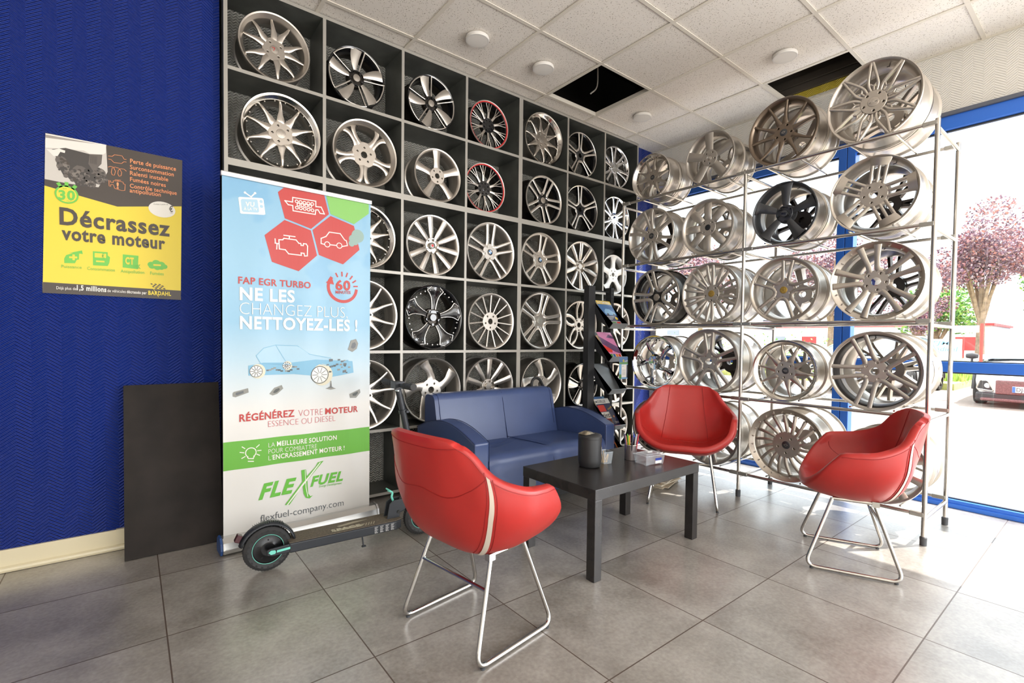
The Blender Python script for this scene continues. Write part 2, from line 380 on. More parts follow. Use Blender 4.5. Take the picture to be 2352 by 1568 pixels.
struct('trim_2', MB().box((XW-.05, -7.5, 2.70), (XW+.02, .0, 2.725)), mat('grey_pelmet', srgb(92, 96, 108), .6, bump=(200, .4)))

# round surface-mounted LED ceiling lamps
m_lampw = mat('lamp_diffuser', srgb(225, 220, 212), .45, emit=((1, .95, .88), .05)); m_lampr = mat('lamp_ring', srgb(226, 222, 215), .4)
for k, (x, y, lab) in enumerate([(1.42, -.42, 'round white ceiling lamp farthest from the window wall'), (1.995, -.44, 'round white ceiling lamp beside the dark square ceiling gap on its shelf side'),
        (3.21, -.417, 'round white ceiling lamp above the end of the wheel shelves'), (3.207, -1.633, 'round white ceiling lamp beside the ceiling gap showing slats')]):
    t = thing('ceiling_lamp', lab, 'ceiling lamp', (x, y, HC-.004), 0, 'round ceiling lamps')
    MB().lathe([(.0, .0), (.078, 0), (.080, -.004), (.080, -.018), (.077, -.022), (.068, -.0225)], 40).obj('ring', m_lampr, t)
    MB().lathe([(.0685, -.0222), (.05, -.0235), (0, -.024)], 40).obj('diffuser', m_lampw, t)
# ------------------------------------------------------------------ wheel shelves
XS = [0, .544, 1.08, 1.609, 2.146, 2.695, 3.195, 3.698]
ZS = [3.14, 2.647, 2.12, 1.582, 1.027, .481, .035]
m_brd = mat('shelf_board', srgb(80, 82, 78), .36, noise=(7, .25), bump=(30, .05)); m_edge = mat('shelf_edge_band', srgb(164, 160, 152), .4, .25)
T = .02; YD = .28
def board(parent, name, a, b):
    x0, y0, z0 = a; x1, y1, z1 = b
    MB().add([(x0,y0,z0),(x1,y0,z0),(x1,y1,z0),(x0,y1,z0),(x0,y0,z1),(x1,y0,z1),(x1,y1,z1),(x0,y1,z1)],
             [(0,3,2,1),(4,5,6,7),(0,1,5,4),(1,2,6,5),(2,3,7,6),(3,0,4,7)], [0, 0, 1, 0, 0, 0]).obj(name, [m_brd, m_edge], parent)
def unit(label, c0, c1, r0, r1):
    """cabinet covering columns c0..c1 and rows r0..r1 (edges in XS/ZS)"""
    xa = XS[c0] if c0 == 0 else (XS[c0] if c0 != 4 else XS[4]); xb = XS[c1]
    t = thing('wheel_shelf', label, 'shelf unit', (xa, 0, ZS[r1]), 0, 'dark wheel shelves')
    lx = xa - (T/2 if c0 != 4 else 0); rx_ = xb + (T/2 if c1 != 4 else 0)
    zt = ZS[r0] + (T/2 if r0 != 2 else 0); zb = ZS[r1] - (T/2 if r1 != 2 else 0)
    def B(name, x0, x1, z0, z1): board(t, name, (x0-xa, 0, z0-ZS[r1]), (x1-xa, YD, z1-ZS[r1]))
    B('side_panel', lx, lx+T, zb, zt); B('side_panel', rx_-T, rx_, zb, zt)
    B('top_board', lx+T, rx_-T, zt-T, zt); B('bottom_board', lx+T, rx_-T, zb, zb+T)
    for c in range(c0+1, c1): B('divider', XS[c]-T/2, XS[c]+T/2, zb+T, zt-T)
    for r in range(r0+1, r1):
        for c in range(c0, c1):
            x0 = lx+T if c == c0 else XS[c]+T/2; x1 = rx_-T if c == c1-1 else XS[c+1]-T/2
            B('shelf', x0, x1, ZS[r]-T/2, ZS[r]+T/2)
unit('dark wheel shelf under the ceiling next to the blue wall, four compartments wide', 0, 4, 0, 2)
unit('dark wheel shelf under the ceiling nearest the windows, three compartments wide', 4, 7, 0, 2)
unit('tall dark lower wheel shelf standing on the floor behind the banner and scooter', 0, 4, 2, 6)
unit('tall dark lower wheel shelf behind the magazine stand, nearest the windows', 4, 7, 2, 6)

# ------------------------------------------------------------------ alloy wheels (unit radius, scaled per wheel)
def met(name, c, r, mtl=.9, **k): return mat(name, srgb(*c), r, mtl, **k)
F = dict(silver=met('silver_paint', (192, 184, 174), .32), satin=met('satin_silver', (206, 200, 192), .33), grey=met('grey_paint', (188, 182, 174), .36), taupe=met('dark_silver', (192, 184, 174), .32),
         machined=met('machined_face', (206, 200, 192), .28), black=mat('gloss_black', (.008, .008, .009), .16, 0, coat=.6), gunmetal=met('gunmetal', (86, 88, 92), .3, .8),
         chrome=met('chrome_wheel', (235, 235, 235), .06, 1), polished=met('polished_lip', (226, 222, 216), .14, 1), white=mat('white_paint', srgb(232, 230, 224), .35, .2),
         bronze=met('dark_bronze', (128, 114, 100), .3), red=mat('red_stripe', srgb(205, 40, 44), .35), barrel=met('raw_barrel', (204, 198, 190), .34), darkbarrel=met('dark_barrel', (60, 55, 50), .4, .7),
         hole=mat('lug_hole_dark', (.012, .012, .012), .6), gold=met('gold_cap', (196, 164, 84), .35, .7), capgrey=met('cap_grey', (170, 168, 160), .35, .7), capdark=mat('cap_dark', srgb(30, 32, 36), .3),
         wdark=met('anthracite', (74, 70, 68), .32, .8))
WD = .86
def rim_mesh(kind, fin, lipfin, stripe=None):
    mats = [F['darkbarrel'] if fin in ('black',) else F['barrel'], F[lipfin], F[stripe or lipfin], F[fin]]
    dish = {'deep': .30, 'step': .22, 'flush': .10, 'thin': .06}[kind]
    if kind == 'deep': fr = [(.805, .36, 3), (.815, .24, 1), (.835, .16, 1), (.87, .09, 1), (.925, .045, 1), (.945, .012, 1), (.985, .0, 1), (1, .02, 0)]
    elif kind == 'step': fr = [(.81, .34, 3), (.82, .20, 3), (.85, .12, 3), (.885, .07, 1), (.92, .055, 1), (.945, .02, 1), (.985, .0, 1), (1, .02, 0)]
    elif kind == 'flush': fr = [(.83, .30, 3), (.855, .16, 3), (.89, .07, 3), (.915, .03, 2), (.94, .012, 2), (.955, .004, 1), (.985, .0, 1), (1, .02, 0)]
    else: fr = [(.84, .28, 3), (.89, .12, 3), (.93, .04, 3), (.955, .01, 1), (.985, .0, 1), (1, .02, 0)]
    prof = fr+[(1, .05, 0), (.955, .07, 0), (.945, .20, 0), (.865, .30, 0), (.865, .58, 0), (.94, .70, 0), (.95, WD-.07, 0), (1, WD-.045, 0), (1, WD, 0), (.97, WD, 0), (.925, WD-.07, 0), (.91, .70, 0), (.835, .58, 0), (.83, .42, 0)]
    mb = MB().lathe(prof, 72, 'y', closed=True)
    return mb.mesh('rim', mats, 40)
def strand(mb, pts, h=.10, ang=0, taper=.55, n=5, ch=.012, flat=False):
    """one arm: pts (r along the axis, t sideways, width, depth of its face)"""
    p0 = pts[0]; q0 = math.hypot(p0[0], p0[1])
    if q0 < .262: pts = [(p0[0]*.262/q0, p0[1]*.262/q0)+tuple(p0[2:])]+[p_ for p_ in pts[1:]]
    P = crom(pts, n) if not flat else list(pts)
    ca, sa = math.cos(ang), math.sin(ang); N = len(P); rings = []
    for i, (r, t, w, z) in enumerate(P):
        a = P[max(i-1, 0)]; c = P[min(i+1, N-1)]; dx, dy = c[0]-a[0], c[1]-a[1]; q = math.hypot(dx, dy) or 1; nx, ny = -dy/q, dx/q
        ring = []
        for s_, d in ((-.5, ch), (-.5+ch/w, 0), (.5-ch/w, 0), (.5, ch), (.5*taper, h), (-.5*taper, h)):
            X, Y = r+nx*w*s_, t+ny*w*s_
            ring.append((X*ca-Y*sa, z+d, X*sa+Y*ca))
        rings.append(ring)
    vs = [p for g_ in rings for p in g_]; fs = []; ms = []
    for i in range(N-1):
        for k in range(6):
            fs.append((i*6+k, (i+1)*6+k, (i+1)*6+(k+1) % 6, i*6+(k+1) % 6)); ms.append(0 if k == 1 else (2 if k in (0, 2) else 1))
    fs.append(tuple(range(6))); ms.append(1); fs.append(tuple((N-1)*6+k for k in range(6))[::-1]); ms.append(1)
    mb.add(vs, fs, ms, True)
def pair(*pts): return [list(pts), [(r, -t, w, z) for r, t, w, z in pts]]
# style: N, arms, hub radius, hub depth, rim kind, rivets
ST = {
 'y5':     (5, pair((.16,.05,.13,.16),(.40,.10,.115,.13),(.60,.165,.085,.10),(.80,.255,.06,.10)), .30, .15, 'deep', 0),
 'y5step': (5, pair((.18,.05,.19,.15),(.34,.075,.19,.135),(.46,.11,.16,.12),(.58,.165,.11,.105),(.70,.215,.085,.11),(.82,.25,.055,.13)), .33, .15, 'deep', 0),
 'y5riv':  (5, pair((.16,.07,.20,.17),(.32,.10,.20,.155),(.42,.135,.155,.145),(.54,.170,.095,.135),(.68,.212,.070,.13),(.80,.250,.05,.16)), .31, .165, 'deep', 20),
 'turb5':  (5, [[(.22,.05,.11,.075),(.45,.085,.22,.06),(.70,.09,.32,.035),(.94,.06,.38,.012)], [(.24,-.075,.045,.075),(.5,-.135,.045,.055),(.74,-.195,.045,.03),(.945,-.24,.05,-.001)], [(.93,-.22,.042,-.002),(.88,-.36,.042,-.002),(.81,-.48,.042,-.002),(.69,-.64,.042,-.002),(.57,-.75,.042,-.002),(.45,-.82,.042,-.002)]], .25, .07, 'thin', 0),
 'mesh10': (10, pair((.24,.015,.06,.10),(.48,.02,.05,.07),(.62,.05,.035,.06),(.92,.15,.03,.05))+[[(.60,.0,.025,.07),(.76,-.0,.025,.06),(.90,.0,.025,.05)]], .30, .10, 'flush', 0),
 'twin5':  (5, pair((.14,.155,.08,.09),(.30,.075,.07,.07),(.60,.078,.06,.04),(.945,.11,.065,.012)), .27, .10, 'thin', 0),
 'twin5w': (5, pair((.14,.16,.11,.12),(.30,.09,.095,.09),(.60,.10,.085,.06),(.93,.13,.095,.02)), .30, .12, 'flush', 0),
 'frame5': (5, pair((.14,.16,.10,.10),(.31,.085,.08,.08),(.60,.105,.07,.05),(.90,.14,.065,.03))+[[(.895,-.15,.06,.03),(.915,0,.06,.03),(.895,.15,.06,.03)], [(.33,-.07,.05,.09),(.34,0,.05,.09),(.33,.07,.05,.09)]], .30, .10, 'flush', 0),
 'flare5': (5, pair((.20,.06,.17,.16),(.42,.048,.105,.13),(.62,.060,.085,.12),(.77,.105,.10,.12),(.86,.185,.10,.13)), .37, .15, 'deep', 0),
 'blade5': (5, [[(.18,0,.26,.09),(.40,0,.24,.06),(.66,0,.26,.04),(.93,0,.34,.02)]], .30, .08, 'flush', 0),
 'flat5':  (5, [[(.20,0,.28,.05),(.45,0,.30,.04),(.93,0,.36,.015)]], .30, .045, 'flush', 0),
 'ray10':  (10, [[(.20,0,.12,.10),(.45,0,.165,.06),(.70,0,.178,.03),(.93,0,.20,.01)]], .25, .10, 'flush', 0),
 'thin10': (5, pair((.18,.05,.13,.12),(.32,.09,.12,.11),(.46,.13,.075,.09),(.66,.185,.06,.06),(.925,.29,.052,.02)), .29, .125, 'flush', 0),
 'ray15':  (15, [[(.30,0,.045,.09),(.6,0,.045,.06),(.92,0,.05,.02)]], .32, .09, 'flush', 0),
 'multi10':(10, pair((.22,.015,.055,.14),(.45,.052,.066,.08),(.68,.088,.080,.04),(.925,.105,.055,.02)), .26, .14, 'flush', 0),
 'fan20':  (18, [[(.30,-.02,.065,.08),(.48,.0,.066,.06),(.66,.045,.066,.08),(.82,.10,.07,.12)]], .35, .08, 'step', 24),
 'swirl5': (5, [[(.20,-.03,.34,.12),(.42,-.03,.24,.10),(.62,.04,.24,.07),(.78,.15,.30,.05),(.88,.21,.36,.03)]], .34, .12, 'thin', 0),
 'rotor5': (5, [[(.20,0,.18,.08),(.5,.01,.25,.05),(.78,.03,.33,.03),(.92,.05,.46,.01)]], .25, .07, 'thin', 0),
 'star5':  (5, pair((.22,.055,.03,.06),(.45,.085,.032,.045),(.66,.15,.032,.03),(.82,.28,.032,.012))+pair((.82,.28,.030,.012),(.90,.19,.030,.012),(.975,.12,.03,.008))+[('b', [(.2,0,.15,.075),(.45,0,.17,.055),(.66,0,.30,.04),(.82,0,.54,.022),(.94,0,.62,.022)])], .22, .07, 'thin', 30),
 'petal5': (5, pair((.18,.05,.10,.11),(.40,.145,.09,.08),(.66,.165,.09,.05),(.93,.09,.12,.02)), .27, .11, 'flush', 0),
 'ypair6': (6, pair((.20,.03,.12,.10),(.5,.078,.090,.06),(.75,.125,.085,.03),(.94,.185,.105,.012)), .26, .09, 'thin', 0),
 'pipe8':  (8, [[(.22,0,.20,.10),(.42,0,.27,.06),(.70,0,.29,.06),(.90,0,.24,.10)]], .29, .09, 'flush', 0),
 'bars5':  (5, [[(.28,-.145,.080,.08),(.80,-.165,.085,.03)], [(.25,0,.070,.09),(.80,0,.07,.03)], [(.28,.145,.080,.08),(.80,.165,.085,.03)], [(.73,0,.40,.03),(.86,0,.48,.02),(.93,0,.50,.01)], [(.18,0,.36,.10),(.36,0,.36,.09)]], .31, .09, 'thin', 0),
 'cross10':(9, pair((.26,.05,.05,.10),(.42,.10,.055,.07),(.60,.085,.050,.04),(.95,.018,.05,.01))+[[(.30,0,.055,.11),(.40,0,.055,.10)], [(.40,.0,.035,.09),(.46,.07,.035,.08)], [(.40,.0,.035,.09),(.46,-.07,.035,.08)]], .275, .08, 'thin', 0),
 'rivtwin5':(5, pair((.16,.10,.13,.10),(.34,.088,.10,.07),(.60,.130,.095,.04),(.90,.195,.13,.01)), .28, .09, 'step', 20),
 'hook5':  (5, [[(.18,0,.16,.12),(.38,.04,.12,.10),(.56,.16,.13,.09),(.78,.22,.15,.10)], [(.56,.10,.07,.10),(.70,-.04,.05,.10),(.80,-.12,.05,.12)]], .29, .12, 'deep', 28),
 'star6':  (5, pair((.12,.17,.10,.10),(.28,.112,.088,.08),(.60,.126,.078,.045),(.95,.155,.08,.012)), .28, .09, 'flush', 0),
 'hole5':  (5, [[(.16,0,.40,.08),(.45,0,.30,.06),(.70,0,.32,.05),(.93,0,.56,.02)]], .36, .07, 'flush', 0),
 'wide5y': (5, pair((.14,.10,.12,.11),(.36,.10,.10,.08),(.66,.14,.10,.05),(.93,.22,.14,.02)), .28, .11, 'flush', 0),
}
_mc = {}
def hub_mesh(rh, z, nl, bore, mats, seg_=None):
    """hub face: disc pierced by the centre bore and the lug holes"""
    cu = bpy.data.curves.new('h', 'CURVE'); cu.dimensions = '2D'; cu.fill_mode = 'BOTH'; cu.extrude = .035; cu.bevel_depth = .01; cu.bevel_resolution = 1
    def ring(cx_, cy_, r, n_):
        sp_ = cu.splines.new('POLY'); sp_.points.add(n_-1); sp_.use_cyclic_u = True
        for k in range(n_): sp_.points[k].co = (cx_+r*math.cos(2*PI*k/n_), cy_+r*math.sin(2*PI*k/n_), 0, 1)
    ring(0, 0, rh, 40); ring(0, 0, bore, 24)
    if nl:
        for k in range(nl):
            a = PI/2+2*PI*(k+.5)/nl; ring(.215*math.cos(a), .215*math.sin(a), .038, 14)
    ob = bpy.data.objects.new('h', cu); COL.objects.link(ob)
    me = bpy.data.meshes.new_from_object(ob.evaluated_get(bpy.context.evaluated_depsgraph_get()))
    bpy.data.objects.remove(ob)
    rot = Matrix(((1, 0, 0, 0), (0, 0, -1, z+.04), (0, 1, 0, 0), (0, 0, 0, 1)))
    me.transform(rot); return me
def wheel_meshes(style, face, side, rim, lip, nl, cap, stripe=None):
    key = (style, face, side, rim, lip, nl, cap, stripe)
    if key in _mc: return _mc[key]
    N, arms, rh, hz, rk, riv = ST[style]
    mb = MB(); h = .12 if N > 8 else .15
    wk = 1.0 if style in ('turb5', 'blade5', 'flat5', 'ray10', 'swirl5', 'rotor5', 'pipe8', 'bars5', 'hole5', 'y5riv', 'y5step', 'star5') else 1.32
    if style in ('cross10', 'mesh10', 'fan20'): wk = 1.2
    if wk != 1: arms = [('b', [(r, t, w*wk, z) for r, t, w, z in p[1]]) if isinstance(p, tuple) else [(r, t, w*wk, z) for r, t, w, z in p] for p in arms]
    for k in range(N):
        a = PI/2+2*PI*k/N
        for p in arms:
            if isinstance(p, tuple): m0 = len(mb.m); strand(mb, p[1], .08, a); mb.m[m0:] = [1]*(len(mb.m)-m0)
            else: strand(mb, p, h if p[0][2] > .05 else .09, a)
    hm = hub_mesh(rh, hz, nl, .105, None)
    mb.add([v.co[:] for v in hm.vertices], [tuple(p.vertices) for p in hm.polygons], 3, False)
    spokes = mb.mesh('spokes', [F[face], F[side], F[face], F[side if side == 'black' else face]], 50)
    # lug seats behind the face and the mounting pad
    pad = MB().lathe([(.105, hz+.08), (.28, hz+.08), (.30, hz+.12), (.30, hz+.24), (.105, hz+.24)], 36, 'y', closed=True)
    for k in range(nl):
        a = PI/2+2*PI*(k+.5)/nl
        pad.tube([(.215*math.cos(a), hz+.078, .215*math.sin(a)), (.215*math.cos(a), hz+.0795, .215*math.sin(a))], .034, 12, 1)
        pad.tube([(.215*math.cos(a), hz+.079, .215*math.sin(a)), (.215*math.cos(a), hz+.060, .215*math.sin(a))], .017, 8, 0)
    padm = pad.mesh('mounting_pad', [F[side if side != 'black' else 'darkbarrel'], F['hole']], 40)
    rm = rim_mesh(rk, rim, lip, stripe)
    cm = None
    if cap:
        col = {'bmw': 'capdark', 'audi': 'gunmetal', 'silver': 'silver', 'gold': 'gold', 'grey': 'capgrey', 'dark': 'capdark', 'red': 'capgrey', 'logo': 'silver', 'chrome': 'chrome', 'black': 'black', 'star': 'gunmetal', 'mam': 'taupe'}[cap]
        big = .125 if cap in ('silver', 'grey', 'logo', 'mam') else .108
        c = MB().lathe([(big, hz+.03), (big, hz-.004), (big*.94, hz-.014), (big*.82, hz-.017), (0, hz-.022)], 32, 'y')
        yy = hz-.0235; t3 = lambda a_, b_: (a_, yy, b_)
        mats = [F[col]]
        if cap == 'bmw':
            mats += [mat('roundel_blue', srgb(50, 130, 200), .3), mat('roundel_white', srgb(238, 238, 236), .3), F['chrome']]
            for q in range(4): poly2(c, [(0, 0)]+circ2(0, 0, .062, 6, q*PI/2, (q+1)*PI/2), t3, 1 if q % 2 else 2)
            ring_ = circ2(0, 0, .068, 24); stroke2(c, ring_, .008, t3, 3, True)
            put_text(c, 'BMW', (-.045, .074), (.045, .074), .022, t3, 2)
        elif cap == 'audi':
            mats += [F['chrome']]
            for q in range(4): stroke2(c, circ2(-.054+.036*q, 0, .024, 16), .009, t3, 1, True)
        elif cap == 'red':
            mats += [F['red'], F['capdark']]; stroke2(c, circ2(0, 0, .085, 24), .016, t3, 2, True); poly2(c, circ2(0, 0, .045, 10), t3, 1)
            for q in range(8): a = q*PI/4; stroke2(c, [(.05*math.cos(a), .05*math.sin(a)), (.075*math.cos(a), .075*math.sin(a))], .012, t3, 2)
        elif cap == 'gold':
            mats += [mat('gold_line', srgb(140, 108, 50), .4, .5)]
            for q in range(5): a = PI/2+q*2*PI/5; stroke2(c, [(0, 0), (.085*math.cos(a), .085*math.sin(a))], .007, t3, 1)
            stroke2(c, circ2(0, 0, .09, 24), .006, t3, 1, True)
        elif cap == 'mam':
            mats += [F['machined']]; put_text(c, 'MAM', (-.09, -.03), (.09, -.03), .055, t3, 1, .02); stroke2(c, [(-.06, .045), (.03, .06)], .008, t3, 1)
        elif cap == 'logo':
            mats += [F['red'], F['grey']]; stroke2(c, [(-.07, .03), (.0, .045), (-.01, -.045)], .016, t3, 1); stroke2(c, [(-.08, -.02), (.08, .0)], .01, t3, 2); stroke2(c, circ2(0, 0, .11, 24), .006, t3, 2, True)
        elif cap in ('silver', 'star'):
            mats += [F['grey'], F['machined']]
            if cap == 'silver': stroke2(c, [(-.06, .0), (-.01, .05), (.01, -.04), (.06, .02)], .012, t3, 1); stroke2(c, circ2(0, 0, .1, 24), .006, t3, 1, True)
            else: stroke2(c, [(-.05, .0), (.0, .03), (.05, .0), (0, -.03)], .010, t3, 2, True)
        cm = c.mesh('center_cap', mats, 40)
    vm = None
    if riv:
        c = MB(); rr_, y_ = (.835, .15) if rk == 'deep' else ((.885, .045) if rk == 'step' else (.84, .05))
        for q in range(riv):
            a = 2*PI*(q+.5)/riv; ux, uz = math.cos(a), math.sin(a)
            c.tube([(rr_*ux, y_+.05, rr_*uz), (rr_*ux, y_-.018, rr_*uz)], .017, 7, 0); c.tube([(rr_*ux, y_-.016, rr_*uz), (rr_*ux, y_-.03, rr_*uz)], .009, 6, 1)
        vm = c.mesh('rivets', [F['machined'], F['grey']], 40)
    vv = MB().tube([(.86*math.sin(.35), .26, .86*math.cos(.35)), (.80*math.sin(.35), .12, .80*math.cos(.35))], .010, 7).mesh('valve', [F['hole']])
    _mc[key] = (rm, spokes, padm, cm, vm, vv); return _mc[key]
def wheel(label, pos, R, style, face='silver', side=None, rim=None, lip=None, nl=5, cap=None, rot=0, stripe=None, rotz=0, group=None, lean=0):
    side = side or face; rim = rim or side; lip = lip or (face if face != 'machined' else 'machined')
    ms = wheel_meshes(style, face, side, rim, lip, nl, cap, stripe)
    t = thing('alloy_wheel', label, 'wheel', pos, rotz, group, R); t.rotation_euler = (lean, 0, rotz)
    for nm, me in zip(('rim', 'spokes', 'mounting_pad', 'center_cap', 'rivets', 'valve'), ms):
        if me is None: continue
        o = link(nm, me, t)
        if nm != 'rim': o.rotation_euler = (0, -math.radians(rot), 0)
    return t
GS = 'alloy wheels in the shelf compartments'; GR = 'alloy wheels on the tube rack, front row'; GB = 'alloy wheels on the tube rack, window side'
ROW = ['top row', 'second row', 'third row', 'fourth row', 'fifth row', 'bottom row']; CLN = ['first', 'second', 'third', 'fourth', 'fifth', 'sixth', 'seventh']
# column, row: x, z, radius, look, style args
SH = {
 's00': (.264, 2.852, .201, 'silver wheel with five split spokes', dict(style='y5step', face='silver', nl=4, cap='logo', rot=-12)),
 's10': (.764, 2.847, .194, 'black wheel with five broad bright blades', dict(style='turb5', face='machined', side='black', lip='black', cap='silver', rot=-2)),
 's20': (1.323, 2.85, .197, 'black wheel with five broad bright blades', dict(style='turb5', face='machined', side='black', lip='black', cap='silver', rot=16)),
 's30': (1.856, 2.846, .192, 'black mesh wheel with a red rim stripe', dict(style='mesh10', face='machined', side='black', lip='machined', stripe='red', nl=8, cap='black', rot=0)),
 's40': (2.431, 2.88, .224, 'silver ten-spoke wheel with riveted polished lip', dict(style='y5riv', face='silver', lip='polished', cap='silver', rot=-10)),
 's50': (2.918, 2.862, .208, 'black and silver five twin-spoke wheel', dict(style='twin5', face='machined', side='black', cap=None, rot=3)),
 's60': (3.414, 2.86, .206, 'chrome twisted-spoke wheel', dict(style='ypair6', face='chrome', cap='chrome', rot=10)),
 's01': (.303, 2.375, .228, 'silver ten-spoke wheel with wide riveted lip', dict(style='y5riv', face='silver', lip='polished', cap='silver', rot=-16)),
 's11': (.825, 2.369, .225, 'silver wheel with five grooved flared spokes', dict(style='flare5', face='silver', lip='silver', cap=None, rot=34)),
 's21': (1.379, 2.341, .197, 'silver wheel with five plain tapered spokes', dict(style='blade5', face='silver', cap=None, rot=4)),
 's31': (1.822, 2.34, .198, 'black mesh wheel with a red rim stripe', dict(style='mesh10', face='machined', side='black', lip='machined', stripe='red', nl=8, cap='black', rot=6)),
 's41': (2.439, 2.354, .212, 'black wheel with five kinked bright twin spokes', dict(style='star6', face='machined', side='black', cap='silver', rot=-22)),
 's51': (2.932, 2.365, .221, 'black and silver five twin-spoke wheel', dict(style='twin5', face='machined', side='black', cap=None, rot=6)),
 's61': (3.424, 2.357, .215, 'chrome twisted-spoke wheel', dict(style='ypair6', face='chrome', cap='chrome', rot=0)),
 's12': (.824, 1.808, .219, 'silver riveted ten-spoke wheel beside the banner', dict(style='y5riv', face='silver', lip='polished', cap=None, rot=12)),
 's22': (1.345, 1.813, .224, 'silver ten flat-spoke wheel with a red and black cap', dict(style='ray10', face='machined', side='silver', cap='red', rot=8)),
 's32': (1.873, 1.83, .238, 'silver twin-spoke wheel with blue-white roundel', dict(style='star6', face='machined', side='grey', cap='bmw', rot=0)),
 's42': (2.417, 1.829, .236, 'five framed spokes and blue-white roundel on silver wheel', dict(style='frame5', face='silver', cap='bmw', rot=-8)),
 's52': (2.946, 1.83, .235, 'silver wheel with ten broad blades', dict(style='ray10', face='machined', side='silver', cap=None, rot=0)),
 's62': (3.412, 1.79, .198, 'white wheel with five wide spokes', dict(style='hole5', face='white', cap=None, rot=0)),
 's13': (.820, 1.280, .241, 'silver wheel with slim double spokes beside the banner', dict(style='thin10', face='machined', side='grey', cap=None, rot=22)),
 's23': (1.355, 1.283, .243, 'gloss black wheel with chrome star outlines and rivets', dict(style='star5', face='polished', side='black', rim='black', lip='black', cap=None, rot=-3)),
 's33': (1.884, 1.27, .231, 'grey wheel with fifteen thin spokes', dict(style='ray15', face='grey', cap=None, rot=0)),
 's43': (2.427, 1.29, .255, 'silver wheel with five split machined spokes', dict(style='twin5w', face='machined', side='grey', cap='grey', rot=-12)),
 's53': (2.942, 1.267, .231, 'silver wheel with five curved petal spokes', dict(style='petal5', face='silver', cap=None, rot=0)),
 's63': (3.444, 1.277, .234, 'silver multi-spoke wheel', dict(style='thin10', face='silver', cap=None, rot=0)),
 's14': (.820, .742, .243, 'silver wheel with slim double spokes behind the handlebar', dict(style='thin10', face='machined', side='grey', cap=None, rot=6)),
 's24': (1.348, .738, .245, 'silver wheel with five sweeping curved spokes', dict(style='swirl5', face='satin', cap=None, rot=6)),
 's34': (1.872, .741, .243, 'silver wheel with ten straight spokes above the sofa back', dict(style='ray10', face='machined', side='silver', cap=None, rot=0)),
 's44': (2.441, .735, .238, 'silver wheel with five curved spokes above the sofa back', dict(style='swirl5', face='satin', cap=None, rot=0)),
 's54': (2.965, .697, .207, 'black and silver five twin-blade wheel', dict(style='turb5', face='machined', side='black', lip='black', cap=None, rot=8)),
 's64': (3.447, .693, .202, 'silver multi-spoke wheel', dict(style='ray10', face='silver', cap=None, rot=10)),
 's65': (3.458, .257, .212, 'pale silver wheel', dict(style='ray10', face='silver', cap=None, rot=0)),
}
for k, (x, z, R, look, a) in SH.items():
    c, r = int(k[1]), int(k[2])
    zb = ZS[r+1]+T/2 if r+1 != 2 else ZS[2]+T; zb = zb if r < 5 else .045
    lab = '%s, %s, %s shelf column' % (look, ROW[r], CLN[c])
    wheel(lab, (x, .045 if c == 6 or k in ('s50','s51','s30','s31','s52','s53') else .024, zb+R+.0005), R, group=GS, **a)
# ------------------------------------------------------------------ chromed tube rack with wheels
m_tube = met('rack_tube', (196, 192, 186), .16, 1); m_clamp = met('rack_clamp', (176, 174, 168), .3, .9); m_rub = mat('rubber', srgb(70, 72, 76), .6)
RY = [-.36, -1.455, -2.51]; RZ = [2.34, 1.79, 1.255, .715, .17]; RX = [3.05, 3.56]
rack = thing('tube_rack', 'tall chromed tube rack loaded with wheels in front of the windows', 'rack', (RX[0], RY[2], 0))
def rp(x, y, z): return (x-RX[0], y-RY[2], z)
for x in RX:
    for y in RY:
        p = MB().cyl(rp(x, y, .02), rp(x, y, 2.36), .0125, 16).obj('post', m_tube, rack)
        MB().lathe([(0, 0), (.0165, 0), (.0175, .045), (.0125, .05)], 16).obj('rubber_foot', m_rub, p, loc=rp(x, y, 0))
for z in RZ:
    for x in RX:
        for y0, y1 in ((RY[0], RY[1]), (RY[1], RY[2])):
            MB().cyl(rp(x, y0-.01, z), rp(x, y1+.01, z), .0105, 12).obj('rail', m_tube, rack)
            for y_, s_ in ((y0, -1), (y1, 1)):
                c = MB().box(rp(x-.013, min(y_, y_+s_*.065), z-.012), rp(x+.013, max(y_, y_+s_*.065), z+.012))
                c.cyl(rp(x-.016, y_+s_*.04, z), rp(x+.016, y_+s_*.04, z), .006, 8); c.obj('clamp', m_clamp, rack, bevel=.003)
    for y in RY: MB().cyl(rp(RX[0], y, z-.024), rp(RX[1], y, z-.024), .0105, 12).obj('cross_tube', m_tube, rack)
